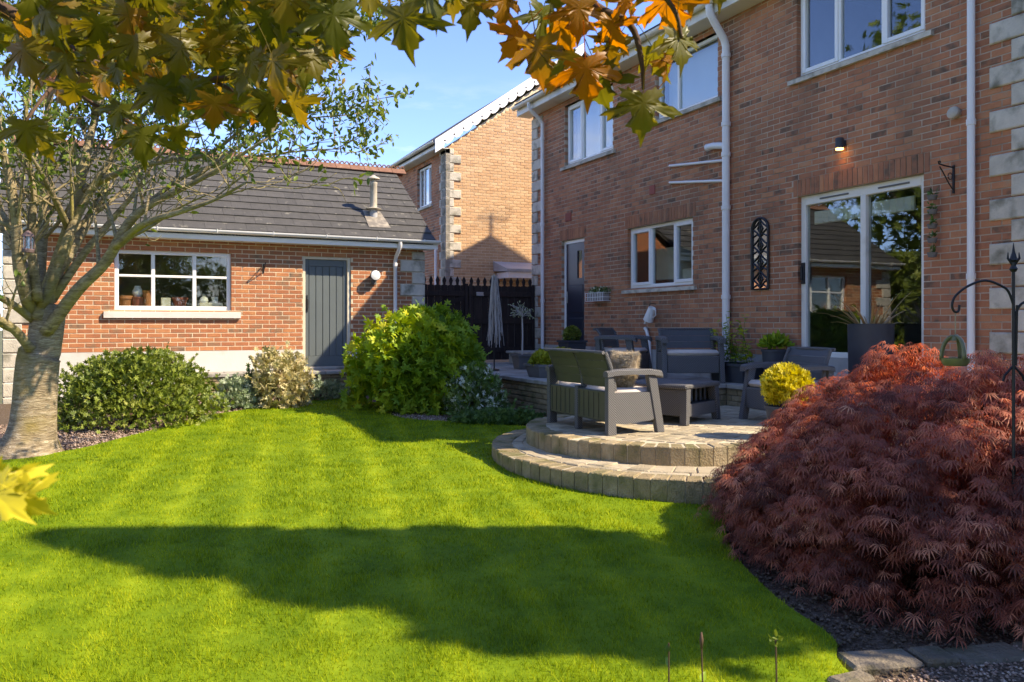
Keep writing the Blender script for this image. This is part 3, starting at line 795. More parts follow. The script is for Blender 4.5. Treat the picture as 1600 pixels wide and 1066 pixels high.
def gravel(name, label, regions, s0, s1):
    P = []
    for (x0,x1,y0,y1,n) in regions:
        x = NR.uniform(x0,x1,n); y = NR.uniform(y0,y1,n); P.append(np.stack([x,y,lawn_z(y)-0.015+NR.uniform(0,0.012,n)], -1))
    P = np.concatenate(P); P = P[~inside(P, LAWN)]
    v, f, r = pebbles(P, s0, s1)
    me = np_mesh(name, v, f, r); me.materials.append(M['gravel'])
    o = bpy.data.objects.new(name, me); COL.objects.link(o); tag(o, label, 'gravel', kind='stuff')
gravel('path_gravel', 'fine pale gravel beside the edging stones at the near right corner', [(2.8,4.8,1.0,2.3,9000)], 0.005, 0.013)
gravel('bed_gravel', 'pinkish gravel mulch on the flower beds round the lawn', [(3.4,5.3,9.6,12.2,9000),(-1.8,0.6,9.2,11.6,7000),(0.4,3.6,11.2,13.5,9000)], 0.008, 0.018)
gravel('bark_mulch', 'dark crumbs of mulch under the purple maple', [(2.9,5.5,2.3,4.9,7000)], 0.006, 0.02)
bpy.data.objects['bark_mulch'].data.materials[0] = M['soil']

# ------------------------------------------------------------------ main house
HX, HY0, HY1 = 8.0, 4.77, 15.36
house = thing('brick_house', 'tall brown brick house with white windows and sliding patio door along the right', 'house', (HX, HY0, TZ))
hz = 1.08
hf = Frame((HX, HY0, hz), (0,1,0), (-1,0,0)); HL = HY1-HY0; HH = 4.95
def hu(y): return y-HY0
def hv(z): return z-hz
OP = {'slider': (hu(5.98), hu(7.82), 0.0, 2.1), 'kitchen': (hu(9.98), hu(11.77), 1.05, 2.1), 'door': (hu(13.24), hu(14.11), 0.0, 2.1),
      'u1': (hu(5.96), hu(7.84), 3.675, 4.8), 'u2': (hu(9.40), hu(10.95), 3.825, 4.8), 'ul': (hu(12.24), hu(13.98), 3.6, 4.8)}
holes = list(OP.values())
mb = MB(); wall_core(mb, hf, HL, HH, [(a-0.005, b+0.005, c, d) for a, b, c, d in holes], -0.0045, -0.22)
hwall = mb.build('mortar_wall', M['mortar'], house)
lint = [(a-0.08, b+0.08, d, d+0.225) for k, (a, b, c, d) in OP.items() if k in ('slider', 'kitchen', 'door')]
rects = brick_rects(HL, HH, holes+lint)
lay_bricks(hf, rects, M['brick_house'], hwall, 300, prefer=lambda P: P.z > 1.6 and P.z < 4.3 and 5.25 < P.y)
for a, b, c, d in lint: soldiers(hf, a, b, c, 0.225, M['brick_house'], hwall, True)
for k in ('u1', 'u2', 'ul'): pass
mb = MB(); wall_core(mb, Frame((HX, HY0, TZ-0.2), (0,1,0), (-1,0,0)), HL, hz-TZ+0.2-0.002, [(OP['door'][0]-0.02, OP['door'][1]+0.02, 0.25, 2)], 0.018, -0.2)
mb.build('plinth', M['concrete'], house)
quoins(hf, HL, -1, -0.33, HH-0.05, M['stone'], house)
quoins(hf, 0.0, 1, -0.33, HH-0.05, M['stone'], house)
# far walls, roof
mb = MB()
HXB, HRX, HRZ = 18.8, 13.4, 9.32
for y in (HY0, HY1):
    y0, y1 = (y+0.001, y+0.2) if y == HY0 else (y-0.2, y-0.001)
    pts = [(HX+0.222, 0.3), (HXB, 0.3), (HXB, 6.0), (HRX, HRZ-0.12), (HX+0.222, 6.0)]
    n = len(pts)
    mb.add([(x,y0,z) for x,z in pts]+[(x,y1,z) for x,z in pts], [tuple(range(n)), tuple(range(2*n-1,n-1,-1))]+[(i+n,(i+1)%n+n,(i+1)%n,i) for i in range(n)])
mb.box(HXB-0.2, HXB-0.001, HY0+0.2, HY1-0.2, 0.3, 6.0)
fw_ = mb.build('far_wall', M['mortar'], house)
ef = Frame((HX+0.0, HY0-0.004, hz), (1,0,0), (0,-1,0))
lay_bricks(ef, brick_rects(HXB-HX, HRZ-hz, [], 0.05, lambda u: 4.9+0.58*min(u, HXB-HX-u)), M['brick_house'], fw_, 0)
mb = MB(); mb.box(HX+0.23, HXB, HY0-0.03, HY0-0.005, TZ-0.5, hz-0.002); mb.build('end_plinth', M['concrete'], house)
mb = MB()
def roofslab(mb, x0, z0, x1, z1, y0, y1, t):
    mb.add([(x0,y0,z0),(x1,y0,z1),(x1,y1,z1),(x0,y1,z0),(x0,y0,z0+t),(x1,y0,z1+t),(x1,y1,z1+t),(x0,y1,z0+t)],
        [(0,3,2,1),(4,5,6,7),(0,1,5,4),(1,2,6,5),(2,3,7,6),(3,0,4,7)])
sl = (HRZ-6.18)/(HRX-7.66)
roofslab(mb, 7.62, 6.16, HRX, HRZ, HY0-0.15, HY1+0.15, 0.07); roofslab(mb, HRX+5.74, 6.16, HRX+0.001, HRZ, HY0-0.15, HY1+0.15, 0.07)
roof = mb.build('roof', M['slate'], house)
mb = MB()
for k in range(15):
    x = HRX-(HRX-7.62)*(k/15.0); z = HRZ+0.07-(HRZ-6.16)*(k/15.0)
    roofslab(mb, x-0.385, z-0.385*sl+0.003, x, z+0.003, HY0-0.16, HY1+0.16, 0.016+0.0)
mb.build('tile_course', M['slate'], roof)
# fascia, soffit, gutter
mb = MB(); mb.box(7.68, 7.70, HY0-0.15, HY1+0.14, 5.99, 6.18); mb.build('fascia', M['fascia'], house)
mb = MB(); mb.box(7.701, 8.0, HY0-0.15, HY1+0.14, 5.985, 6.0); mb.build('soffit', M['offwhite'], house)
gutter('gutter', house, (7.61, HY0-0.17, 6.17), (7.61, HY1+0.16, 6.17), 0.062, 'fascia', (-1,0,0))
for y, nk in ((14.80, 0.30), (5.38, 0.30)):
    pts = [(7.61,y,6.11),(7.61,y,6.02),(7.66,y,5.95),(7.86,y,5.80),(7.93,y,5.72),(7.93,y,5.5)]+[(7.93,y,z) for z in (4.5,3.0,TZ+0.02)]
    pipe_run('downpipe', house, pts, 0.038, 'pipe', [(7.93,y,z) for z in (5.4,3.6,2.0)])
# soil stack with its hopper branch and the two waste pipes
y = 9.12
pts = [(7.61,y,6.10),(7.62,y,6.0),(7.70,y,5.88),(7.88,y,5.66),(7.92,y,5.55),(7.92,y,4.6),(7.92,y,3.0),(7.92,y,TZ)]
stack = pipe_run('soil_stack', house, pts, 0.056, 'pipe', [(7.92,y,z) for z in (5.42,4.42,3.98,3.2,1.9)])
mb = MB(); mb.tube([(7.92,9.12,4.10),(7.92,9.24,4.13),(7.92,9.40,4.16),(7.92,9.50,4.16)], 0.05, 12); mb.tube([(7.92,9.5,4.16),(7.92,9.54,4.16)], 0.056, 12)
mb.build('branch_pipe', M['pipe'], stack, smooth='auto')
for z0, z1 in ((3.90,4.06),(3.60,3.79)):
    mb = MB(); mb.tube([(7.94,9.13,z0),(7.955,10.5,z1),(8.03,10.56,z1)], 0.022, 10)
    mb.build('waste_pipe', M['pipe'], stack, smooth='auto')
mb = MB(); mb.tube([(7.93,11.0,TZ+0.03),(7.93,11.02,1.2),(7.93,11.1,1.40),(7.93,11.14,1.43),(8.02,11.2,1.43)], 0.028, 10)
mb.build('sink_pipe', M['pipe'], house, smooth='auto')
# air vents
mb = MB(); mb.cbox(7.985, 8.02, 13.72, 13.94, 3.55, 3.72, 0.004)
for k in range(4): mb.box(7.978, 7.99, 13.74, 13.92, 3.57+k*0.036, 3.585+k*0.036)
mb.build('air_vent', M['redpot'], house)
mb = MB(); mb.cbox(7.985, 8.02, 10.95, 11.1, 3.68, 3.83, 0.004); mb.build('air_vent', M['redpot'], house)
mb = MB(); mb.tube([(8.02,5.59,3.75),(7.95,5.59,3.75)], 0.058, 16); mb.tube([(7.95,5.59,3.75),(7.93,5.59,3.752),(7.915,5.59,3.755)], [0.07,0.064,0.03], 16)
mb.build('flue_terminal', M['flue'], house, smooth='auto')
# windows
def hwin(k, mull, **kw): a, b, c, d = OP[k]; return window(hf, a, b, c, d, [hu(m_) for m_ in mull], house, **kw)
hwin('u1', (7.20, 6.56), opening=(0, 2), room=2.5)
hwin('u2', (10.42,), opening=(), blind=0.0)
hwin('ul', (13.40, 12.74), opening=(0, 2), blind=0.0)
kit = hwin('kitchen', (11.15, 10.52), opening=(0, 2), room=2.0)
mb = MB(); fbox(mb, hf, hu(11.0), hu(11.6), 1.2, 1.75, -0.9, -0.5); fbox(mb, hf, hu(10.1), hu(10.8), 1.0, 1.35, -0.7, -0.45); mb.build('cupboard', M['cream'], kit)
# sliding door
a, b, c, d = OP['slider']
mb = MB(); w1, w0 = -0.06, -0.14
for (p, q, r, s) in ((a, a+0.075, c, d), (b-0.08, b, c, d), (a+0.075, b-0.08, d-0.12, d), (a+0.075, b-0.08, c, c+0.07)): fbox(mb, hf, p, q, r, s, w0, w1, 0.006)
fbox(mb, hf, hu(6.79), hu(6.87), c+0.07, d-0.12, w0, w1+0.012, 0.006)
sd = mb.build('sliding_door', M['offwhite'], house)
for p, q, dw in ((a+0.07, hu(6.80), 0.0), (hu(6.86), b-0.075, 0.0)):
    mb = MB(); fbox(mb, hf, p, q, c+0.06, d-0.11, -0.105, -0.098); mb.build('pane', M['glass'], sd)
for p, q in ((hu(7.05), hu(7.5)), (hu(6.2), hu(6.62))):
    mb = MB(); fbox(mb, hf, p, q, d-0.075, d-0.055, w1, w1+0.012, 0.003); mb.build('trickle_vent', M['planter_lead'], sd)
mb = MB(); fbox(mb, hf, hu(7.745), hu(7.80), 0.95, 1.23, w1, w1+0.03, 0.008); fbox(mb, hf, hu(7.755), hu(7.79), 1.0, 1.18, w1+0.03, w1+0.055, 0.008); mb.build('handle', M['iron'], sd)
mb = MB(); P = hf.p; u0, u1, v0, v1, f, gk = a-0.6, b+0.9, -0.1, 2.3, -0.222, -3.2
mb.add([P(u0,v0,f),P(u1,v0,f),P(u1,v1,f),P(u0,v1,f),P(u0,v0,gk),P(u1,v0,gk),P(u1,v1,gk),P(u0,v1,gk)], [(4,5,6,7),(0,1,5,4),(1,2,6,5),(2,3,7,6),(3,0,4,7)])
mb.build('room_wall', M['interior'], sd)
mb = MB(); fbox(mb, hf, a+0.25, b-0.12, d-0.37, d-0.20, -0.20, -0.16, 0.015)
for k in range(14): fbox(mb, hf, a+0.27+k*0.1, a+0.31+k*0.1, d-0.365, d-0.205, -0.16, -0.154)
mb.build('roller_blind', M['curtain'], sd)
mb = MB(); q = hf.p(hu(6.55), 1.15, -1.4); mb.lathe([(0.10,0.2),(0.24,0.0),(0.23,0.0),(0.09,0.195)], q, 16); mb.tube([q+Vector((0,0,0.19)), q+Vector((0,0,1.1))], 0.006, 5); mb.build('lampshade', M['yellow'], sd)
# back door
a, b, c, d = OP['door']
mb = MB()
for (p, q, r, s) in ((a, a+0.06, -0.13, d), (b-0.065, b, -0.13, d), (a+0.06, b-0.065, d-0.07, d), (a+0.06, b-0.065, -0.13, -0.07)): fbox(mb, hf, p, q, r, s, -0.14, -0.06, 0.006)
bd = mb.build('door_frame', M['white'], house)
mb = MB()
for (p, q, r, s) in ((a+0.06, hu(13.44), -0.07, d-0.07), (hu(13.62), b-0.065, -0.07, d-0.07), (hu(13.44), hu(13.62), -0.07, 1.33), (hu(13.44), hu(13.62), 1.87, d-0.07)): fbox(mb, hf, p, q, r, s, -0.12, -0.075)
for (r, s) in ((0.05, 0.55), (0.65, 1.2)): fbox(mb, hf, a+0.16, b-0.16, r, s, -0.075, -0.066, 0.01)
dr = mb.build('door', M['door_navy'], house)
mb = MB(); fbox(mb, hf, hu(13.44), hu(13.62), 1.33, 1.87, -0.10, -0.095); mb.build('pane', M['glass'], dr)
mb = MB(); fbox(mb, hf, hu(13.42), hu(13.64), 1.31, 1.89, -0.122, -0.118); mb.build('glazing_backing', M['cream'], dr)
mb = MB(); fbox(mb, hf, b-0.115, b-0.085, 0.85, 1.08, -0.075, -0.055, 0.004); mb.tube([hf.p(b-0.10,0.99,-0.055), hf.p(b-0.10,0.99,-0.01), hf.p(b-0.22,0.985,-0.01)], 0.009, 6); mb.build('handle', M['steel'], dr)
mb = MB(); P = hf.p; u0, u1, v0, v1, f, gk = a-0.2, b+0.2, -0.14, 2.3, -0.222, -1.0
mb.add([P(u0,v0,f),P(u1,v0,f),P(u1,v1,f),P(u0,v1,f),P(u0,v0,gk),P(u1,v0,gk),P(u1,v1,gk),P(u0,v1,gk)], [(4,5,6,7),(0,1,5,4),(1,2,6,5),(2,3,7,6),(3,0,4,7)])
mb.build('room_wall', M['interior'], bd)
# television aerial on the roof
ae = thing('roof_aerial', 'television aerial on a pole above the house roof, beyond the top of the frame', 'aerial', (14.0, 15.0, 9.0))
mb = MB(); mb.tube([(14.0,15.0,8.9),(14.0,15.0,10.7)], 0.03, 8); mb.build('pole', M['steel'], ae)
mb = MB(); mb.tube([(13.6,15.0,10.6),(14.5,15.0,10.6)], 0.012, 6)
for k in range(9): mb.tube([(13.65+k*0.1,14.8,10.6),(13.65+k*0.1,15.2,10.6)], 0.007, 5)
mb.build('antenna', M['steel'], ae)

# ------------------------------------------------------------------ garage
GY, GX0, GX1 = 14.3, -1.6, 5.11
gar = thing('garage', 'low orange brick garage with grey slate roof, white window and grey plank door', 'garage', (1.7, GY, TZ))
gz = 1.06
gf = Frame((GX0, GY, gz), (1,0,0), (0,-1,0)); GL = GX1-GX0; GH = 1.84
def gu(x): return x-GX0
GO = {'win': (gu(-0.11), gu(1.67), 0.675, 1.65), 'door': (gu(2.87), gu(3.73), 0.0, 1.65)}
mb = MB(); wall_core(mb, gf, GL, GH, [(a-0.005, b+0.005, c, d) for a, b, c, d in GO.values()], -0.0045, -0.22)
gwall = mb.build('mortar_wall', M['mortar_light'], gar)
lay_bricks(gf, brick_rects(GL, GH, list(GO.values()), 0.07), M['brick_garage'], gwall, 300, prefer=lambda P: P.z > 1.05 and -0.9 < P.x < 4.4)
mb = MB(); wall_core(mb, Frame((GX0, GY, 0.05), (1,0,0), (0,-1,0)), GL, gz-0.05-0.004, [(GO['door'][0], GO['door'][1], 0.68, 3)], 0.02, -0.2)
mb.build('plinth', M['render'], gar)
quoins(gf, GL, -1, -0.38, GH-0.03, M['stone'], gar)
quoins(gf, 0.0, 1, -0.9, GH-0.03, M['stone'], gar)
mb = MB(); mb.box(GX0+0.22, GX1-0.22, 19.0, 19.2, 0.05, 2.9)
for x0, x1 in ((GX0+0.001, GX0+0.2), (GX1-0.2, GX1-0.001)):
    pts = [(GY+0.221, 0.05), (19.0, 0.05), (19.0, 2.88), (16.5, 4.58), (GY+0.221, 2.95)]; n = 5
    mb.add([(x0,y,z) for y,z in pts]+[(x1,y,z) for y,z in pts], [tuple(range(n))[::-1], tuple(range(n,2*n))]+[(i,(i+1)%n,(i+1)%n+n,i+n) for i in range(n)])
mb.build('far_wall', M['brick_garage'], gar)
mb = MB(); mb.box(GX0+0.2, GX1-0.2, GY+0.222, 19.0, 0.55, 0.6); mb.box(GX0+0.2, GX1-0.2, 16.2, 16.3, 0.6, 2.9); mb.build('garage_floor', M['interior'], gar)
gw = window(gf, *GO['win'][:4], [gu(0.46), gu(1.09)], gar, hbars=(0.675+0.555,), recess=0.06, room=1.4, sill_ext=0.15, sill_h=0.13, fw=0.065, sill_mat='render')
a, b, c, d = GO['door']
mb = MB()
for (p, q, r, s) in ((a, a+0.05, -0.31, d), (b-0.06, b, -0.31, d), (a+0.05, b-0.06, d-0.05, d)): fbox(mb, gf, p, q, r, s, -0.12, -0.03, 0.005)
gdf = mb.build('door_frame', M['cream'], gar)
mb = MB(); fbox(mb, gf, a+0.05, b-0.06, -0.31, d-0.05, -0.11, -0.095); gd = mb.build('door', M['door_grey'], gar)
n = 5; x0, x1 = a+0.12, b-0.13
for (p, q, r, s) in ((a+0.05, a+0.115, -0.31, d-0.05), (b-0.125, b-0.06, -0.31, d-0.05), (a+0.115, b-0.125, -0.31, -0.13), (a+0.115, b-0.125, d-0.17, d-0.05)):
    mb = MB(); fbox(mb, gf, p+0.001, q-0.001, r, s, -0.095, -0.068, 0.004); mb.build('rail', M['door_grey'], gd)
for k in range(n):
    mb = MB(); fbox(mb, gf, x0+k*(x1-x0)/n+0.004, x0+(k+1)*(x1-x0)/n-0.004, -0.128, d-0.172, -0.095, -0.076, 0.006); mb.build('plank', M['door_grey'], gd)
mb = MB(); fbox(mb, gf, a+0.075, a+0.10, 0.66, 0.96, -0.068, -0.055, 0.003); mb.tube([gf.p(a+0.087,0.70,-0.055), gf.p(a+0.087,0.72,-0.015), gf.p(a+0.087,0.88,-0.015), gf.p(a+0.087,0.90,-0.055)], 0.01, 6); mb.build('handle', M['iron'], gd)
mb = MB(); fbox(mb, gf, a-0.05, b+0.05, -0.36, -0.312, -0.2, 0.10, 0.01); mb.build('threshold', M['slab'], gar)
# roof of the garage
E0 = Vector((0, 14.02, 3.06)); RG = Vector((0, 16.47, 4.74))
sd_ = (RG-E0); SLn = sd_.length; sdir = sd_.normalized(); nrm = Vector((1,0,0)).cross(sdir)
RX0, RX1 = GX0-0.14, GX1+0.14
mb = MB(); mb.add([(RX0+.03,E0.y+.03,E0.z-0.03),(RX1-.03,E0.y+.03,E0.z-0.03),(RX1-.03,RG.y,RG.z-0.05),(RX0+.03,RG.y,RG.z-0.05),(RX0+.03,E0.y+.03,E0.z-0.08),(RX1-.03,E0.y+.03,E0.z-0.08),(RX1-.03,RG.y,RG.z-0.11),(RX0+.03,RG.y,RG.z-0.11)],
   [(0,1,2,3),(7,6,5,4),(0,4,5,1),(1,5,6,2),(2,6,7,3),(3,7,4,0)])
roofslab(mb, 0, 0, 0, 0, 0, 0, 0) if False else None
mb.add([(RX0,RG.y+.001,RG.z-.02),(RX1,RG.y+.001,RG.z-.02),(RX1,18.95,E0.z),(RX0,18.95,E0.z),(RX0,RG.y+.001,RG.z-.1),(RX1,RG.y+.001,RG.z-.1),(RX1,18.95,E0.z-.08),(RX0,18.95,E0.z-.08)],
   [(0,1,2,3),(7,6,5,4),(0,4,5,1),(1,5,6,2),(2,6,7,3),(3,7,4,0)])
groof = mb.build('roof', M['slate'], gar)
NC = 11; ex = SLn/NC; TW = 0.33
rotm = Matrix((Vector((1,0,0)), sdir, nrm)).transposed()
tile_me = {}
def tile_mesh(w):
    w = round(w, 3)
    if w not in tile_me:
        mb = MB(); mb.cbox(-w/2+0.0008, w/2-0.0008, -0.02, ex+0.05, 0.0, 0.024, 0.002)
        tile_me[w] = mb.mesh('roof_tile'); tile_me[w].materials.append(M['slate'])
    return tile_me[w]
tilt = Matrix.Rotation(-0.075, 3, 'X')
for r in range(NC):
    x = RX0 - (TW/2 if r % 2 else 0)
    while x < RX1-0.02:
        xa, xb = max(x, RX0), min(x+TW, RX1); x += TW
        if xb-xa < 0.03: continue
        p = E0+sdir*(r*ex)+nrm*(0.005+RD.uniform(0,0.003)); p.x = (xa+xb)/2
        eu = (rotm @ tilt @ Matrix.Rotation(RD.uniform(-.006,.006), 3, 'Z')).to_euler()
        inst('roof_tile', tile_mesh(xb-xa), p, groof, eu)
rl = 0.30
mb = MB()
for sgn in (-1, 1):
    mb.add([(0.004,0,0.075),(rl-0.004,0,0.075),(rl-0.004,sgn*0.15,-0.045),(0.004,sgn*0.15,-0.045),(0.004,0,0.055),(rl-0.004,0,0.055),(rl-0.004,sgn*0.14,-0.06),(0.004,sgn*0.14,-0.06)],
       [(0,1,2,3),(7,6,5,4),(0,4,5,1),(1,5,6,2),(2,6,7,3),(3,7,4,0)] if sgn < 0 else [(3,2,1,0),(4,5,6,7),(1,5,4,0),(2,6,5,1),(3,7,6,2),(0,4,7,3)])
for k in range(3):
    c = 0.05+k*0.1
    mb.tube([(c+0.04*math.cos(t), 0, 0.07+0.055*math.sin(t)) for t in [math.pi*i/6 for i in range(7)]], 0.014, 5)
rme = mb.mesh('ridge_tile'); rme.materials.append(M['ridge'])
x = RX0
while x < RX1-0.05: inst('ridge_tile', rme, (x, RG.y, RG.z+0.02+RD.uniform(-.004,.004)), groof); x += rl
# white verge strip, fascia, soffit, gutter, downpipe
mb = MB(); mb.box(RX0, RX1+0.06, 14.05, 14.07, 2.90, 3.045); mb.build('fascia', M['white'], gar)
mb = MB(); mb.box(RX0, RX1, 14.071, 14.3, 2.895, 2.91); mb.build('soffit', M['offwhite'], gar)
gutter('gutter', gar, (RX0-0.05, 13.99, 3.055), (RX1+0.08, 13.99, 3.055), 0.058, 'white', (0,-1,0))
pipe_run('downpipe', gar, [(4.56,13.99,3.0),(4.56,13.99,2.93),(4.55,14.05,2.86),(4.54,14.18,2.74),(4.54,14.23,2.66),(4.54,14.23,1.6),(4.54,14.23,TZ+0.02)], 0.036, 'pipe', [(4.54,14.23,z) for z in (2.6,1.75)])
fp = E0+sdir*(0.80); fp.x = 4.26; fz = fp.z
flue = thing('roof_flue', 'pale metal flue pipe with a conical cap on the slate garage roof', 'flue', (fp.x, fp.y, fz))
mb = MB(); mb.lathe([(0.075,-0.1),(0.075,0.16)], fp, 16); mb.build('lower_pipe', M['lead'], flue, smooth='auto')
mb = MB(); mb.lathe([(0.14,0.15),(0.15,0.165),(0.068,0.19)], fp, 16); mb.build('storm_collar', M['flue'], flue, smooth='auto')
mb = MB(); mb.lathe([(0.066,0.18),(0.066,0.62),(0.072,0.63),(0.072,0.66),(0.05,0.67)], fp, 16); mb.build('flue_pipe', M['flue'], flue, smooth='auto')
mb = MB(); mb.lathe([(0.045,0.66),(0.045,0.72),(0.12,0.72),(0.115,0.735),(0.03,0.79),(0.005,0.80)], fp, 16); mb.build('cap', M['flue'], flue, smooth='auto')
mb = MB(); q0 = E0+sdir*0.35+nrm*0.032; q1 = E0+sdir*1.0+nrm*0.036
mb.add([(fp.x-0.2,q0.y,q0.z),(fp.x+0.22,q0.y,q0.z),(fp.x+0.17,q1.y,q1.z),(fp.x-0.17,q1.y,q1.z)], [(0,1,2,3)]); mb.build('flashing', M['slate_lead'], flue)

# ------------------------------------------------------------------ neighbouring house behind the gates
NY, NX = 19.2, 7.48
nb = thing('neighbour_house', 'sunlit pale orange brick house with scalloped white bargeboard beyond the gates', 'house', (NX, NY, TZ))
NXB = 15.5; NRX = (NX+NXB)/2; tan_n = 0.71
NEZ = 6.05
nf = Frame((NX, NY, 0.6), (1,0,0), (0,-1,0))
def ntop(u): return (NEZ-0.6)+0.05+tan_n*min(u, (NXB-NX)-u)
mb = MB(); n = 5; pts = [(NX,0.6),(NXB,0.6),(NXB,NEZ),(NRX,NEZ+tan_n*(NRX-NX)),(NX,NEZ)]
mb.add([(x,NY+0.008,z) for x,z in pts]+[(x,NY+0.3,z) for x,z in pts], [tuple(range(n)), tuple(range(2*n-1,n-1,-1))]+[(i+n,(i+1)%n+n,(i+1)%n,i) for i in range(n)])
mb.build('gable_wall', M['mortar_light'], nb)
NLc = 3.6
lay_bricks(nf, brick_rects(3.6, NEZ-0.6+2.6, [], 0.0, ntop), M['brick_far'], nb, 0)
nlf = Frame((NX, NY+0.31, 0.6), (0,1,0), (-1,0,0)); NLL = 7.5
nh = [(20.28-NY-0.31, 21.42-NY-0.31, 4.15, 5.25)]
mb = MB(); wall_core(mb, nlf, NLL, NEZ-0.6, [(a-0.005, b+0.005, c, d) for a, b, c, d in nh], -0.006, -0.2); mb.build('mortar_wall', M['mortar'], nb)
lay_bricks(nlf, [r for r in brick_rects(NLL, NEZ-0.6, nh) if r[2] > 1.5], M['brick_house'], nb, 0)
window(nlf, *nh[0], [nh[0][0]+0.38, nh[0][0]+0.76], nb, room=0.8, opening=(0,), blind=0.0)
quoins(nf, 0.0, 1, 0.1, NEZ-0.62, M['stone'], nb, wrap=0.31, long=0.41, short=0.21)
quoins(Frame((NX, NY+0.0, 0.6), (0,1,0), (-1,0,0)), 0.0, 1, 0.1, NEZ-0.62, M['stone'], nb, wrap=0.1, long=0.25, short=0.42)
mb = MB()
roofslab(mb, NX-0.32, NEZ-0.12+0.14, NRX, NEZ+tan_n*(NRX-NX)+0.14, NY-0.15, NY+8, 0.08); roofslab(mb, NXB+0.32, NEZ+0.02, NRX+0.001, NEZ+tan_n*(NRX-NX)+0.14, NY-0.15, NY+8, 0.08)
nroof = mb.build('roof', M['slate'], nb)
nsl = math.hypot(1, tan_n)
for k in range(13):
    x = NX-0.34+0.33*k; z = NEZ+0.10+tan_n*0.33*k-0.0+0.02*0
    mb = MB(); roofslab(mb, x, NEZ+0.10-0.015+tan_n*(x-NX+0.32)*0.985, x+0.36, NEZ+0.10-0.015+tan_n*(x+0.36-NX+0.32)*0.985, NY-0.17, NY+8, 0.03)
    mb.build('tile_course', M['slate'], nroof)
# scalloped bargeboard
mb = MB(); sc_p = 0.31/1.0; yb0, yb1 = NY-0.19, NY-0.16
L_ = NRX-NX+0.36
prof = []
nS = int(L_/0.245); st_ = L_/nS
for k in range(nS):
    for j in range(8):
        t = j/8; s_ = (k+t)*st_; dpt = -0.24-0.085*abs(math.sin(math.pi*t))**0.6
        if k < 1: dpt = -0.34
        prof.append((s_, dpt))
prof.append((L_, -0.24))
def bp_(s_, dpt): return (NX-0.36+s_, NEZ+0.16+tan_n*(s_-0.04)+dpt*1.0)
top_ = [(s_, 0.0) for s_, _ in prof]
vs = []; fs = []; n = len(prof)
for yy in (yb0, yb1):
    vs += [(bp_(*p)[0], yy, bp_(*p)[1]) for p in prof]+[(bp_(*p)[0], yy, bp_(*p)[1]) for p in top_]
for i in range(n-1):
    fs += [(i, i+1, n+i+1, n+i), (2*n+i+1, 2*n+i, 3*n+i, 3*n+i+1), (i+1, i, 2*n+i, 2*n+i+1), (n+i, n+i+1, 3*n+i+1, 3*n+i)]
fs += [(0, n, 3*n, 2*n), (n-1, 3*n-1, 4*n-1, 2*n-1)]
mb.add(vs, fs); bb = mb.build('bargeboard', M['white'], nb)
for k in range(1, nS):
    x, z = bp_((k+0.0)*st_, -0.19); m2 = MB(); m2.tube([(x, yb0-0.004, z), (x, yb0+0.01, z)], 0.022, 8); m2.build('drilled_hole', M['dark'], bb)
mb = MB(); mb.box(NX-0.30, NX-0.28, NY-0.15, NY+8, NEZ-0.06, NEZ+0.12); mb.build('fascia', M['fascia'], nb)
mb = MB(); mb.box(NX-0.279, NX, NY-0.15, NY+8, NEZ-0.07, NEZ-0.055); mb.build('soffit', M['offwhite'], nb)
gutter('gutter', nb, (NX-0.37, NY-0.15, NEZ+0.10), (NX-0.37, NY+8, NEZ+0.10), 0.06, 'fascia', (-1,0,0))
pipe_run('downpipe', nb, [(NX-0.09,NY+0.5,3.6),(NX-0.09,NY+0.5,TZ)], 0.036, 'pipe')
# lead-covered canopy on the gable
mb = MB()
x0, x1, yf, yb = 8.86, 10.3, NY-0.75, NY-0.01
mb.add([(x0,yf,2.93),(x1,yf,2.93),(x1,yb,3.16),(x0-0.05,yb,3.16),(x0,yf,2.86),(x1,yf,2.86),(x1,yb,2.9),(x0-0.05,yb,2.9)], [(0,1,2,3),(7,6,5,4),(0,4,5,1),(1,5,6,2),(2,6,7,3),(3,7,4,0)])
can = mb.build('canopy', M['lead'], nb)
mb = MB(); mb.box(x0+0.04, x1, yf+0.03, yb, 2.70, 2.858); mb.build('canopy_fascia', M['white'], can)

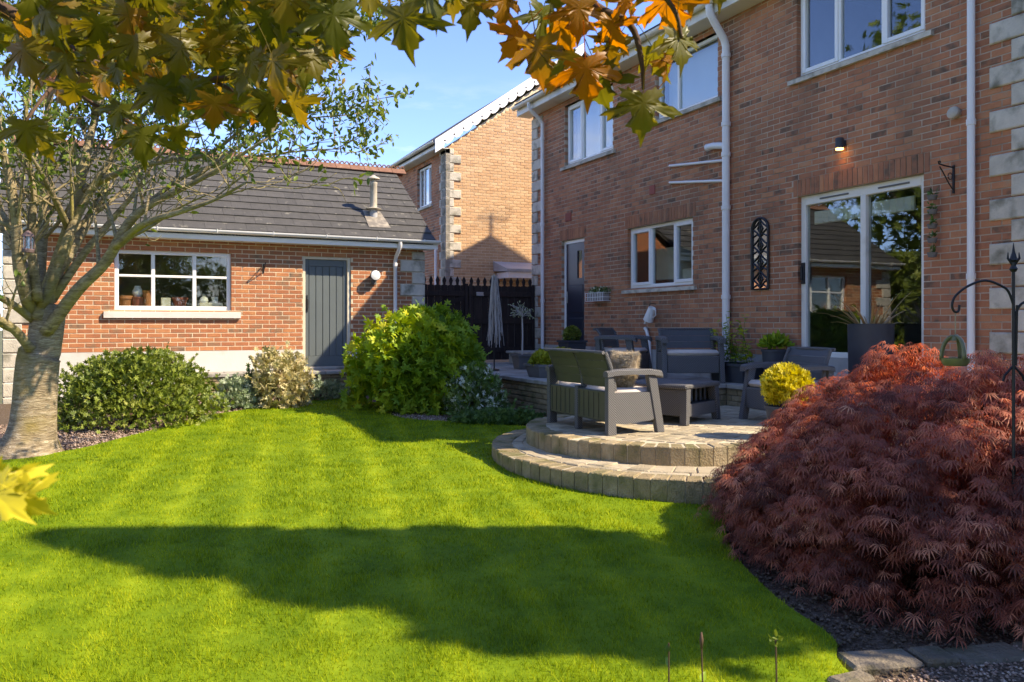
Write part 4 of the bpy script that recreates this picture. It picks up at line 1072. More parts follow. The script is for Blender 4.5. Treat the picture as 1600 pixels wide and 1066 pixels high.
# ------------------------------------------------------------------ gates between garage and house
def gate(x0, x1, label, brace):
    y = 15.28; t = thing('garden_gate', label, 'gate', ((x0+x1)/2, y, TZ), 'dark wooden gates between garage and house')
    n = round((x1-x0)/0.15); w = (x1-x0)/n; top = 2.36; bot = TZ+0.06
    f0 = Frame((0,0,0), (1,0,0), (0,-1,0))
    mb = MB(); h = top-bot
    prof = [(-w/2+0.004,0),(w/2-0.004,0),(w/2-0.004,h-0.06),(0.022,h-0.045),(0.03,h+0.0),(0.042,h+0.04),(0.024,h+0.085),(0.0,h+0.13),(-0.024,h+0.085),(-0.042,h+0.04),(-0.03,h+0.0),(-0.022,h-0.045),(-w/2+0.004,h-0.06)]
    mb.prism(prof, -0.009, 0.009); mb.v = [(p[0], -p[2], p[1]) for p in mb.v]
    me = mb.mesh('board'); me.materials.append(M['fence'])
    for k in range(n): inst('board', me, (x0+(k+.5)*w, y+RD.uniform(-.002,.002), bot+RD.uniform(-.004,.004)), t)
    for z in (bot+0.15, bot+0.75, top-0.28):
        mb = MB(); mb.cbox(x0+0.01, x1-0.01, y-0.045, y-0.012, z, z+0.11, 0.005); mb.build('rail', M['fence'], t)
    if brace:
        mb = MB(); a, b = Vector((x0+0.08, y-0.03, bot+0.9)), Vector((x1-0.05, y-0.03, top-0.3)); d = (b-a).normalized(); nn = Vector((-d.z,0,d.x))*0.045
        mb.add([a-nn,b-nn,b+nn,a+nn]+[p+Vector((0,-0.02,0)) for p in (a-nn,b-nn,b+nn,a+nn)], [(0,1,2,3),(7,6,5,4),(0,4,5,1),(1,5,6,2),(2,6,7,3),(3,7,4,0)]); mb.build('brace', M['fence'], t)
    for xx in (x0-0.0, x1-0.07) if not brace else (x1-0.075,):
        mb = MB(); mb.cbox(xx, xx+0.075, y-0.07, y-0.046, bot, top-0.02, 0.006); mb.build('stile', M['fence'], t)
    return t
gate(5.12, 6.42, 'dark brown board gate with diagonal brace beside the garage corner', True)
g2 = gate(6.44, 7.96, 'dark brown board gate with pale latch plate beside the house corner', False)
mb = MB(); mb.cbox(6.60, 6.76, 15.205, 15.232, 2.10, 2.17, 0.008); mb.tube([(6.6,15.2,2.10),(6.76,15.2,2.10)], 0.012, 6); mb.build('latch_plate', M['steel'], g2)
# timber screen at the far left
sc = thing('side_fence', 'weathered brown timber fence at the left edge beyond the tree trunk', 'fence', (-2.0, 13.0, 0.2))
mb = MB(); mb.cbox(-0.07, 0.07, -0.012, 0.012, 0, 1.75, 0.004); me = mb.mesh('board'); me.materials.append(M['fence'])
for k in range(12): inst('board', me, (-1.95-0.15*k, 12.6+RD.uniform(-.004,.004), 0.2), sc)
for z in (0.5, 1.5):
    mb = MB(); mb.cbox(-3.8, -1.86, 12.62, 12.66, z, z+0.09, 0.005); mb.build('rail', M['fence'], sc)

# ------------------------------------------------------------------ foliage helpers
def unit(v): return v/np.maximum(np.linalg.norm(v, axis=-1, keepdims=True), 1e-9)
def rand_dir(n): return unit(NR.normal(size=(n,3)))

def scatter(P, Nn, D, tv, tf, size, rnd=None):
    """copies of a leaf template at points P, face normal Nn, tip direction D"""
    n = len(P); tv = np.asarray(tv, float); tf = np.asarray(tf, int)
    y = unit(D); z = unit(Nn-(Nn*y).sum(-1, keepdims=True)*y); x = np.cross(y, z)
    s = np.asarray(size).reshape(-1,1,1)*np.ones((n,1,1))
    V = P[:,None,:]+s*(tv[None,:,0:1]*x[:,None,:]+tv[None,:,1:2]*y[:,None,:]+tv[None,:,2:3]*z[:,None,:])
    Fc = tf[None]+(np.arange(n)*len(tv))[:,None,None]
    if rnd is None: rnd = NR.uniform(0.01, 1, n)
    return V.reshape(-1,3), Fc.reshape(-1, tf.shape[1]), np.repeat(rnd, len(tf))

def leaf_obj(name, parts, mat, parent=None, stuff=False, origin=None):
    V = np.concatenate([p[0] for p in parts]); off = np.cumsum([0]+[len(p[0]) for p in parts[:-1]])
    F = np.concatenate([p[1]+o for p, o in zip(parts, off)]); R_ = np.concatenate([p[2] for p in parts])
    if origin is not None: V = V-np.asarray(origin)
    me = np_mesh(name, V, F, R_); me.materials.append(mat)
    o = bpy.data.objects.new(name, me)
    if origin is not None: o.location = origin
    link(o, parent)
    return o

LEAF = (np.array([(0,0,0),(0.22,0.35,-0.05),(0,0.4,0.03),(-0.22,0.35,-0.05),(0.16,0.72,-0.1),(0,0.75,-0.03),(-0.16,0.72,-0.1),(0,1,-0.16)]),
        np.array([(0,1,2),(0,2,3),(1,4,2),(4,5,2),(2,5,3),(5,6,3),(4,7,5),(5,7,6)]))
SMALL = (np.array([(0,0,0),(0.3,0.5,0.04),(0,1,-0.08),(-0.3,0.5,0.04)]), np.array([(0,1,2),(0,2,3)]))
STRAP = (np.array([(-0.02,0,0),(0.02,0,0),(0.03,0.5,0.0),(-0.03,0.5,0.0),(0.0,1,-0.12)]), np.array([(0,1,2),(0,2,3),(3,2,4)]))

def whorl(tv, tf, k, spread=2.2, tilt=0.4):
    """k leaves fanned round one twig tip"""
    V = []; F = []
    for i in range(k):
        a = -spread/2+spread*i/(k-1) if spread < 6 else 2*math.pi*i/k
        c, s = math.cos(a), math.sin(a); t = np.array(tv, float)
        ct, st_ = math.cos(tilt), math.sin(tilt)
        t = np.stack([t[:,0], t[:,1]*ct-t[:,2]*st_, t[:,1]*st_+t[:,2]*ct], -1)
        r = np.stack([t[:,0]*c+t[:,1]*s, -t[:,0]*s+t[:,1]*c, t[:,2]], -1)
        F.append(np.array(tf)+len(V)*len(tv)); V.append(r)
    return np.concatenate(V), np.concatenate(F)
ROSETTE = whorl(*LEAF, 6, 7, 0.35)
TRIFOLIATE = whorl(*LEAF, 5, 3.6, 0.1)

def lumpy(n, c, rx, ry, rz, shell=(0.7, 1.0), lobes=26, seed=1, amp=0.22, low=-0.25):
    """points through the outer shell of an uneven mound, with outward normals"""
    rg = np.random.default_rng(seed)
    L = unit(rg.normal(size=(lobes,3))); La = rg.uniform(-1, 1, lobes)
    d = unit(NR.normal(size=(n*3,3))); d = d[d[:,2] > low][:n]
    k = np.exp(6*((d[:,None,:]*L[None]).sum(-1)-1)); bump = (k*La).sum(-1)
    r = (1+amp*bump)*NR.uniform(shell[0], shell[1], len(d))
    P = d*np.array([rx, ry, rz])*r[:,None]+np.asarray(c)
    Nn = unit(d/np.array([rx, ry, rz]))
    return P, Nn

def shrub(name, label, cat, base, rx, ry, rz, tpl, n, size, mat, seed, jitter=0.7, up=0.5, shell=(0.62, 1.02), amp=0.25, low=-0.3, group=None, stems=7, cz=0.45, lobes=26):
    base = Vector(base); t = thing(name, label, cat, base, group)
    c = np.array(base)+np.array([0,0,rz*cz])
    P, Nn = lumpy(n, c, rx, ry, rz, shell, lobes, seed, amp, low)
    keep = P[:,2] > base.z-0.02; P, Nn = P[keep], Nn[keep]; n = len(P)
    D = unit(Nn*0.8+np.array([0,0,up])+jitter*rand_dir(n)); F = unit(Nn+np.array([0,0,0.5])+0.5*rand_dir(n))
    cl = [scatter(P, F, D, *tpl, NR.uniform(size*0.65, size*1.2, n))]
    ns = max(14, n//55); bp, bn = P[NR.integers(0, n, ns)], None
    od = unit(bp-c+np.array([0,0,0.25])); 
    for q in range(5):
        sp = bp+od*(0.03+size*0.75*q)*NR.uniform(0.7,1.2,(ns,1))+NR.normal(0,size*0.15,(ns,3)); kk = sp[:,2] > base.z
        cl.append(scatter(sp[kk], unit(od[kk]+0.8*rand_dir(kk.sum())), unit(od[kk]+0.6*rand_dir(kk.sum())), *tpl, NR.uniform(size*0.5, size*0.95, kk.sum())))
    leaf_obj('foliage', cl, mat, t)['kind'] = 'stuff'
    mb = MB()
    for k in range(stems):
        a = 6.28*k/stems+RD.random(); e = Vector((base.x+rx*0.6*math.cos(a), base.y+ry*0.6*math.sin(a), base.z+rz*RD.uniform(0.6,1.1)))
        m_ = base.lerp(e, 0.5)+Vector((0,0,rz*0.12))
        mb.tube([base-Vector((0,0,0.03)), m_, e], [0.018, 0.012, 0.004], 5)
    mb.build('stems', M['twig'], t)
    return t

# ------------------------------------------------------------------ shrubs and bed plants
def lz(x, y, s=0.0): return (x, y, lawn_z(y)-0.02+s)
shrub('mounded_shrub', 'broad mounded dark green shrub beneath the garage window', 'shrub', lz(0.12,11.15), 0.84, 0.78, 0.78, ROSETTE, 5600, 0.040, M['leaf_box'], 3, amp=0.26, cz=0.32)
shrub('golden_shrub', 'large golden green shrub at the garage corner beside the terrace', 'shrub', lz(4.10,11.05), 0.77, 0.75, 0.84, TRIFOLIATE, 4600, 0.085, M['leaf_golden'], 8, amp=0.42, cz=0.62, low=-0.75)
shrub('feathery_shrub', 'loose lime green arching shrub left of the large golden shrub', 'shrub', lz(3.58,11.75), 0.62, 0.5, 0.72, TRIFOLIATE, 900, 0.10, M['leaf_golden'], 12, amp=0.4, shell=(0.4,1.15), cz=0.62, low=-0.6)
shrub('variegated_shrub', 'white flecked low shrub at the foot of the large golden shrub', 'shrub', lz(4.45,10.3), 0.44, 0.40, 0.40, ROSETTE, 1700, 0.042, M['leaf_white'], 5, amp=0.3, cz=0.45)
shrub('cream_shrub', 'pale cream variegated shrub in front of the garage plinth', 'shrub', lz(2.16,12.25), 0.42, 0.38, 0.50, ROSETTE, 1100, 0.06, M['leaf_cream'], 6, amp=0.35, cz=0.62, low=-0.8)
shrub('silver_shrub', 'small silvery grey shrub left of the pale cream shrub', 'shrub', lz(1.46,12.25), 0.36, 0.3, 0.34, ROSETTE, 900, 0.042, M['leaf_silver'], 7, amp=0.35, cz=0.4)
shrub('dark_shrub', 'small dark leaved plant between silvery and cream shrubs', 'shrub', lz(1.80,12.42), 0.26, 0.22, 0.30, ROSETTE, 500, 0.05, M['leaf_green'], 17, amp=0.35, cz=0.5)
shrub('low_shrub', 'low grey green plant under the grey garage door', 'shrub', lz(2.98,12.95), 0.48, 0.25, 0.20, ROSETTE, 800, 0.04, M['leaf_silver'], 9, amp=0.4, cz=0.4)
gc = shrub('ground_cover', 'mat of green ground cover between the steps and the terrace wall', 'ground cover', lz(4.55,9.75), 0.68, 0.55, 0.13, ROSETTE, 2200, 0.045, M['leaf_green'], 10, amp=0.3, cz=0.2, stems=3)
# twiggy dark conifer tuft behind trunk left is left out of view

# ------------------------------------------------------------------ purple laceleaf maple
def lace_template(k=7, seed=0):
    rg = np.random.default_rng(seed); V = []; F = []
    for i in range(k):
        a = -1.4+2.8*i/(k-1)+rg.uniform(-.09,.09); ln = (1-0.36*abs(a)/1.4)*rg.uniform(0.85,1.1); w = rg.uniform(0.034,0.05)
        dx, dy = math.sin(a), math.cos(a); px, py = dy, -dx; dr = rg.uniform(0.12,0.42)
        b = len(V)
        V += [(dx*0.02, dy*0.02, 0.0), (dx*0.45*ln+px*w, dy*0.45*ln+py*w, 0.02), (dx*0.45*ln-px*w, dy*0.45*ln-py*w, 0.02), (dx*ln, dy*ln, -dr)]
        F += [(b,b+1,b+2),(b+1,b+3,b+2)]
    return np.array(V), np.array(F)
LACE = [lace_template(7, s) for s in range(4)]
lb = Vector((4.62, 3.45, lawn_z(3.45)-0.02))
lace = thing('laceleaf_maple', 'domed dark purple laceleaf maple at the right edge of the lawn', 'maple', lb)
mb = MB(); tips = []
rg = random.Random(5)
def limb(p, d, ln, r, lvl):
    pts = [p]; q = p.copy(); dd = d.copy()
    for i in range(5):
        dd = (dd+Vector((rg.uniform(-.25,.25), rg.uniform(-.25,.25), rg.uniform(-.12,.18)-0.05*i))).normalized(); q = q+dd*ln/5; pts.append(q.copy())
    mb.tube(pts, [r*(1-0.7*i/5) for i in range(6)], 7)
    if lvl:
        for k in range(3): limb(pts[rg.randint(2,5)], (dd+Vector((rg.uniform(-.8,.8), rg.uniform(-.8,.8), rg.uniform(-.2,.5)))).normalized(), ln*0.65, r*0.45, lvl-1)
for k in range(7):
    a = 6.28*k/7+0.3; limb(lb+Vector((0,0,0.0)), Vector((math.cos(a)*0.8, math.sin(a)*0.8, 0.6)).normalized(), 0.68, 0.035, 2)
mb.build('branches', M['twig'], lace, smooth=True)
# sprays: every spray is a little drooping umbrella of leaves; sprays sit in tiers over the dome
NS = 1650
rl_ = np.random.default_rng(21)
u = rl_.uniform(0, 1, NS); th = rl_.uniform(0, 2*math.pi, NS); el = np.arcsin(np.clip(u*1.18-0.18, -0.2, 1))
LR, LH = 1.13, 1.30
dirs = np.stack([np.cos(el)*np.cos(th), np.cos(el)*np.sin(th), np.sin(el)], -1)
lob = unit(rl_.normal(size=(30,3))); la = rl_.uniform(-1,1,30)
bmp = (np.exp(9*((dirs[:,None]*lob[None]).sum(-1)-1))*la).sum(-1)
rad = (1+0.11*bmp)*np.where(rl_.uniform(size=NS) < 0.40, rl_.uniform(0.45,0.9,NS), rl_.uniform(0.90,1.08,NS))
skirt = 1.06-0.16*np.maximum(dirs[:,2],0)**1.5
SC = np.array(lb)+np.stack([dirs[:,0]*LR*rad*skirt, dirs[:,1]*LR*rad*skirt, 0.18+np.maximum(dirs[:,2],-0.12)*(LH-0.28)*rad], -1)
cr_ = np.array([CS, -SN, 0.0]); cp_ = np.maximum(0, (SC-np.array(lb))@cr_); SC += cr_[None]*cp_[:,None]*0.55      # the dome is longer towards the right
SC[:,2] += 0.10*np.sin(np.cos(th)*3+1.0)*(dirs[:,2] > 0.3)
P = []; Dn = []; Fn = []; Sz = []; Rn = []
for i in range(NS):
    m_ = rl_.integers(16, 30); out = np.array([dirs[i,0], dirs[i,1], 0.0]); out = out/max(np.linalg.norm(out), 1e-6)
    a = rl_.uniform(-2.2, 2.2, m_); rr = rl_.uniform(0.01, 0.17, m_)
    ca, sa = np.cos(a), np.sin(a)
    hd = np.stack([out[0]*ca-out[1]*sa, out[0]*sa+out[1]*ca, np.zeros(m_)], -1)
    p = SC[i]+hd*rr[:,None]; p[:,2] += 0.05-1.6*rr**1.5+rl_.uniform(-0.02,0.02,m_)
    P.append(p); slope = -0.25-2.6*rr
    Dn.append(unit(hd+np.stack([np.zeros(m_), np.zeros(m_), slope], -1)+0.25*rand_dir(m_)))
    Fn.append(unit(np.stack([np.zeros(m_), np.zeros(m_), np.ones(m_)], -1)+0.5*hd+0.3*rand_dir(m_)))
    Sz.append(rl_.uniform(0.05, 0.098, m_)); Rn.append(np.clip(rl_.beta(1.3,1.6)+rl_.normal(0,0.16,m_), 0.01, 1))
P, Dn, Fn, Sz, Rn = map(np.concatenate, (P, Dn, Fn, Sz, Rn))
keep = (P[:,2] > lawn_z(P[:,1])+0.03); P, Dn, Fn, Sz, Rn = P[keep], Dn[keep], Fn[keep], Sz[keep], Rn[keep]
dist = np.linalg.norm(P-np.array([0,0,EYE]), axis=1)-0.25*np.linalg.norm(P[:,:2]-np.array(lb)[:2], axis=1)
order = np.argsort(dist)
first, other = order[:300], order[300:]
lm = []
for V_, F_ in LACE:
    me = np_mesh('leaf', V_, F_); me.materials.append(M['leaf_lace']); lm.append(me)
for i in first:
    y = Vector(Dn[i]); z = Vector(Fn[i]); z = (z-y*z.dot(y)).normalized(); x = y.cross(z)
    inst('leaf', lm[i % 4], Vector(P[i]), lace, Matrix((x, y, z)).transposed().to_euler(), (Sz[i],)*3)
grp = [other[k::4] for k in range(4)]
leaf_obj('foliage', [scatter(P[g_], Fn[g_], Dn[g_], *LACE[k], Sz[g_], Rn[g_]) for k, g_ in enumerate(grp)], M['leaf_lace'], lace)['kind'] = 'stuff'

# ------------------------------------------------------------------ flowering cherry on the left
cb = Vector((-0.87, 9.40, lawn_z(9.40)))
cherry = thing('cherry_tree', 'thick banded cherry trunk with mossy spreading limbs at the left of the lawn', 'tree', cb)
rc = random.Random(3)
mb = MB()
TT = 8.05
def prof_tube(mb, pts, rad, n=20, wob=0.03, seed=0):
    s0 = len(mb.v); mb.tube(pts, rad, n)
    rg2 = random.Random(seed)
    for i in range(s0, len(mb.v)):
        v = Vector(mb.v[i]); k = (i-s0)//n; c = Vector(pts[min(k, len(pts)-1)])
        a = ((i-s0) % n)/n*6.283
        w_ = wob*(3.2 if k < 3 else 1.6 if k < 5 else 1.0)
        mb.v[i] = tuple(c+(v-c)*(1+w_*(math.sin(3*a+k*0.35)+0.6*math.sin(5*a-k*0.5))+rg2.uniform(-.012,.012)))
zs = [-0.15,0.0,0.07,0.16,0.3,0.5,0.75,0.92,0.985,1.0,1.03,1.1,1.2,1.35,1.5]
rs = [0.40,0.33,0.265,0.232,0.21,0.20,0.196,0.192,0.196,0.178,0.164,0.16,0.158,0.16,0.14]
prof_tube(mb, [cb+Vector((0.015*k, 0, z)) for k, z in enumerate(zs)], rs, 24, 0.03)
mb.build('trunk', M['bark'], cherry, smooth=True)
mb = MB(); twigs = MB(); tipsC = []
def cbranch(pts, r0, r1, lvl, n=9):
    pts = [Vector(p) for p in pts]
    sm = [Vector(p) for p in catmull([tuple(p) for p in pts], False, 4)]
    m_ = len(sm)
    (mb if r0 > 0.014 else twigs).tube(sm, [r0+(r1-r0)*i/(m_-1) for i in range(m_)], n if r0 > 0.03 else 5)
    L = sum((sm[i+1]-sm[i]).length for i in range(m_-1))
    if lvl <= 0:
        for i in range(1, m_): tipsC.append((sm[i], (sm[i]-sm[i-1]).normalized()))
        return
    nb_ = 3+int(L/0.33)
    for k in range(nb_):
        i = rc.randint(int(m_*0.25), m_-1); d = (sm[i]-sm[max(i-1,0)]).normalized()
        side = Vector((rc.uniform(-1,1), rc.uniform(-1,1), rc.uniform(-.25,.75))).normalized()
        dd = (d*0.7+side*0.9).normalized(); ln = rc.uniform(0.45,0.8)*(0.55 if lvl == 1 else 0.95)
        p = sm[i]; rr = max(0.005, (r0+(r1-r0)*i/(m_-1))*0.45)
        q = p+dd*ln*0.5+Vector((0,0,rc.uniform(-.03,.06))); e = p+dd*ln+Vector((0,0,rc.uniform(-.06,.14)))
        cbranch([p, q, e], rr, rr*0.4, lvl-1)
    tipsC.append((sm[-1], Vector((0,0,1))))
def A(px, py, dt=0.0): return at(px, py, TT+dt)
LIMBS = [
 ([A(66,480),A(92,410,.0),A(122,335,.1),A(165,260,.1),A(225,180,.2),A(300,110,.2)], 0.08, 0.015),
 ([A(80,470,.1),A(132,395,.1),A(182,335,.2),A(222,285,.2),A(275,190,.3)], 0.06, 0.012),
 ([A(60,470,-.1),A(48,380,-.2),A(52,300,-.3),A(38,200,-.4),A(60,90,-.4)], 0.065, 0.014),
 ([A(55,470,.2),A(28,400,.3),A(-5,340,.4),A(-40,260,.5)], 0.06, 0.014),
 ([A(72,520),A(120,455,-.1),A(165,410,-.2),A(200,350,-.35),A(235,320,-.4),A(290,292,-.5),A(345,262,-.6),A(420,215,-.7)], 0.085, 0.018),
 ([A(180,385,-.3),A(225,350,-.6),A(285,330,-.9),A(340,310,-1.0),A(385,285,-1.1)], 0.05, 0.012),
 ([A(60,500),A(85,430,.1),A(110,350,.2),A(128,270,.3),A(150,180,.4),A(190,60,.4)], 0.115, 0.03),
 ([A(58,480),A(62,400,.3),A(72,300,.5),A(76,200,.6),A(70,60,.8)], 0.10, 0.03),
 ([A(50,490),A(30,420,-.3),A(25,340,-.4),A(8,250,-.5),A(-20,120,-.6)], 0.085, 0.025),
 ([A(52,500),A(10,470,-.3),A(-30,455,-.5),A(-120,400,-.8)], 0.055, 0.02),
 ([A(48,545,-.1),A(22,515,-.3),A(-10,495,-.5),A(-80,470,-.9)], 0.065, 0.03),
 ([A(95,420,.2),A(140,340,.6),A(165,290,1.0),A(185,215,1.3),A(240,120,1.6)], 0.075, 0.02),
 ([A(45,440,.2),A(10,350,.8),A(-40,250,1.2),A(-110,120,1.6)], 0.07, 0.02),
 ([A(128,300,.3),A(190,268,0),A(260,252,-.2),A(330,238,-.3),A(400,180,-.4),A(455,120,-.4)], 0.045, 0.010),
 ([A(108,360,.2),A(90,320,-.2),A(70,280,-.5),A(40,230,-.8)], 0.05, 0.015),
 ([A(215,330,-.4),A(290,275,-.3),A(370,250,-.2),A(450,238,-.2),A(540,232,-.2)], 0.032, 0.006),
 ([A(300,280,-.5),A(380,225,-.4),A(450,190,-.4),A(545,180,-.3)], 0.028, 0.006),
 ([A(190,60,.4),A(280,10,.5),A(380,-60,.6),A(480,-120,.6)], 0.045, 0.010),
 ([A(420,215,-.7),A(455,150,-.6),A(500,100,-.5),A(535,60,-.4)], 0.022, 0.006),
 ([A(150,180,.4),A(170,-40,.3),A(160,-220,.2),A(190,-330,.2)], 0.06, 0.012),
 ([A(70,60,.8),A(40,-120,.6),A(10,-280,.4)], 0.055, 0.012),
 ([A(-20,120,-.6),A(-120,-60,-.8),A(-180,-200,-1)], 0.05, 0.012),
 ([A(240,120,1.6),A(310,-40,1.8),A(360,-180,1.8)], 0.04, 0.010),
]
for pts, r0, r1 in LIMBS: cbranch(pts, r0*0.8, r1*0.7, 2)
mb.build('limbs', M['limb'], cherry, smooth=True)
twigs.build('twigs', M['limb'], cherry, smooth=True)['kind'] = 'stuff'
TP = np.array([p for p, d in tipsC]); TD = np.array([d for p, d in tipsC])
hi = np.clip((TP[:,2]-2.6)/1.7, 0.05, 1.0)                       # few leaves on the lower, inner wood
hi *= np.where((TP[:,0] > 1.0) | (TP[:,2] > 3.6), 1.0, 0.5)
TK = NR.uniform(size=len(TP)) < hi
TP, TD = TP[TK], TD[TK]
rep = 4
Pc = np.repeat(TP, rep, 0)+NR.normal(0, 0.045, (len(TP)*rep, 3)); Dc = np.repeat(TD, rep, 0)
n = len(Pc)
Dc = unit(Dc*0.3+np.array([0,0,-0.55])+0.9*rand_dir(n)); Fc_ = unit(np.array([0,0,0.6])+0.9*rand_dir(n))
leaf_obj('crown', [scatter(Pc, Fc_, Dc, *LEAF, NR.uniform(0.05, 0.10, n))], M['leaf_cherry'], cherry)['kind'] = 'stuff'
print('cherry leaves', n)

# ------------------------------------------------------------------ overhanging maple: trunk behind the camera, limb and leaves over the view
def maple_outline():
    """one half of a five-lobed, toothed maple leaf (x >= 0), tip at y = 1"""
    return [(0.0,0.0),(0.10,-0.06),(0.22,-0.07),(0.33,-0.17),(0.36,-0.10),(0.56,-0.15),(0.47,-0.03),(0.52,0.03),(0.40,0.08),(0.33,0.13),
            (0.44,0.17),(0.55,0.18),(0.62,0.28),(0.72,0.28),(0.98,0.44),(0.78,0.45),(0.76,0.55),(0.62,0.48),(0.52,0.50),(0.40,0.43),(0.27,0.37),
            (0.25,0.50),(0.27,0.60),(0.38,0.68),(0.24,0.72),(0.20,0.82),(0.10,0.84),(0.06,0.95),(0.0,1.16)]
def maple_leaf(seed, rings=(0.0,0.3,0.6,0.82,1.0), stalk=True):
    rg = random.Random(seed); h = maple_outline()
    poly = [(x*rg.uniform(0.93,1.07), y+rg.uniform(-.015,.015)) for x, y in h]+[(-x*rg.uniform(0.93,1.07), y+rg.uniform(-.02,.02)) for x, y in h[-2:0:-1]]
    n = len(poly); cx_, cy_ = 0.0, 0.20
    fold, curl, tw = rg.uniform(0.05,0.5), rg.uniform(0.05,0.6), rg.uniform(-.3,.3)
    tipc = rg.uniform(0.1,0.7)
    rays = [0.0, 0.95, -0.95, 1.85, -1.85]
    def lift(x, y):
        r = math.hypot(x, y); a = math.atan2(x, y+0.02); da = min(abs(a-q) for q in rays)
        return -curl*r*r*0.5-fold*abs(x)*0.55+0.16*min(da, 0.4)*min(r,0.7)+tw*x*y-tipc*max(0, r-0.6)**2+0.025*math.sin(11*x+seed)*r+0.02*math.sin(9*y+2*seed)*r
    V = [(cx_, cy_, lift(cx_, cy_))]; F2 = []
    for q in rings[1:]:
        for (x, y) in poly:
            X, Y = cx_+(x-cx_)*q, cy_+(y-cy_)*q; V.append((X, Y, lift(X, Y)))
    for i in range(n): F2.append((0, 1+i, 1+(i+1) % n))
    for k in range(len(rings)-2):
        for i in range(n):
            j = (i+1) % n; a_, b_ = 1+k*n+i, 1+k*n+j; F2 += [(a_, a_+n, b_+n), (a_, b_+n, b_)]
    if stalk:
        b = len(V)
        for (yy, zz) in ((0.0,0.0),(-0.35,0.10),(-0.75,0.28)):
            for j in range(3): t = 2.09*j; V.append((0.014*math.cos(t), yy, zz+0.014*math.sin(t)))
        for k in range(2):
            for j in range(3): j2 = (j+1) % 3; F2 += [(b+k*3+j, b+k*3+j2, b+k*3+3+j2), (b+k*3+j, b+k*3+3+j2, b+k*3+3+j)]
    return np.array(V), np.array(F2)
MAPLE_LOW = [maple_leaf(s, (0.0, 1.0), False) for s in range(3)]
MAPLE = [maple_leaf(s) for s in range(7)]
mt = Vector((-2.3, -1.5, lawn_z(-1.5)))
maple = thing('maple_tree', 'overhanging maple with bronze and olive lobed leaves across the top', 'tree', mt)
mb = MB(); prof_tube(mb, [mt+Vector((0.02*k, 0.03*k, z)) for k, z in enumerate([-0.1,0.1,0.5,1.0,1.6,2.2,2.9,3.6,4.4])], [0.24,0.19,0.17,0.16,0.15,0.14,0.12,0.09,0.05], 16, 0.03)
mb.build('trunk', M['bark'], maple, smooth=True)
mb = MB()
def mlimb(pts, r0, r1):
    sm = [Vector(p) for p in catmull([tuple(p) for p in pts], False, 5)]; m_ = len(sm)
    mb.tube(sm, [r0+(r1-r0)*i/(m_-1) for i in range(m_)], 7); return sm
BR = []
c0 = mt+Vector((0.1,0.12,2.6))
BR.append(mlimb([c0, at(-500,-150,1.6), at(-80,-20,1.9), at(70,50,2.0), at(160,105,2.05), at(330,125,2.1), at(450,90,2.0)], 0.028, 0.005))
BR.append(mlimb([c0, at(-300,-400,1.5), at(100,-160,1.6), at(350,-60,1.6), at(520,-25,1.5), at(650,-15,1.5), at(760,-10,1.55)], 0.028, 0.006))
BR.append(mlimb([at(350,-60,1.6), at(700,-160,1.6), at(860,-50,1.6), at(930,10,1.6), at(985,40,1.6), at(1002,95,1.6), at(1005,140,1.6)], 0.016, 0.003))
BR.append(mlimb([at(860,-50,1.6), at(990,-40,1.5), at(1050,10,1.5), at(1065,60,1.5)], 0.008, 0.003))
BR.append(mlimb([at(70,50,2.0), at(130,150,2.0), at(200,190,2.0), at(230,215,2.0)], 0.007, 0.003))
BR.append(mlimb([at(160,105,2.05), at(90,130,1.9), at(40,190,1.8)], 0.007, 0.003))
BR.append(mlimb([at(330,125,2.1), at(400,160,2.1), at(440,175,2.1)], 0.006, 0.003))
BR.append(mlimb([c0, at(-500,500,0.9), at(-200,690,0.75), at(-20,735,0.7)], 0.010, 0.003))
BR.append(mlimb([mt+Vector((0.1,0.1,3.0)), Vector((-1.6,-0.4,4.0)), Vector((-0.6,0.8,4.3)), Vector((0.6,1.6,4.3)), Vector((1.6,1.8,4.2))], 0.045, 0.01))
BR.append(mlimb([mt+Vector((0.1,0.1,2.8)), Vector((-2.4,0.4,3.6)), Vector((-1.8,2.0,4.0)), Vector((-1.0,3.0,4.1))], 0.045, 0.01))
BR.append(mlimb([mt+Vector((0.1,0.1,3.3)), Vector((-3.2,-2.6,4.4)), Vector((-4.0,-3.4,5.2))], 0.045, 0.01))
BR.append(mlimb([mt+Vector((0.1,0.1,3.6)), Vector((-1.2,-2.6,4.6)), Vector((-0.2,-3.4,5.4))], 0.045, 0.01))
mb.build('branches', M['twig'], maple, smooth=True)
lmesh = []
for V_, F_ in MAPLE:
    me = np_mesh('leaf', V_, F_, smooth=True); me.materials.append(M['leaf_maple']); lmesh.append(me)
camR = Vector((CS,-SN,0)); camF = Vector((SN,CS,0)); UP = Vector((0,0,1))
rm = random.Random(42); count = 0
def hang(p, size, lean=0.0, yaw=None, pitch=None, k=None):
    """a leaf hanging tip down; p is where the blade meets its stalk"""
    global count
    yaw = rm.uniform(-1.0, 1.0) if yaw is None else yaw
    pitch = rm.uniform(-0.25, 0.75) if pitch is None else pitch
    face = (-camF*math.cos(yaw)+camR*math.sin(yaw))
    y = (-UP*math.cos(pitch)+face*math.sin(pitch)*-1.0+camR*lean).normalized()
    z = (face-y*face.dot(y)).normalized(); x = y.cross(z)
    inst('leaf', lmesh[rm.randrange(7) if k is None else k], p, maple, Matrix((x, y, z)).transposed().to_euler(), (size,)*3)
    count += 1
    return COL.objects[-1]
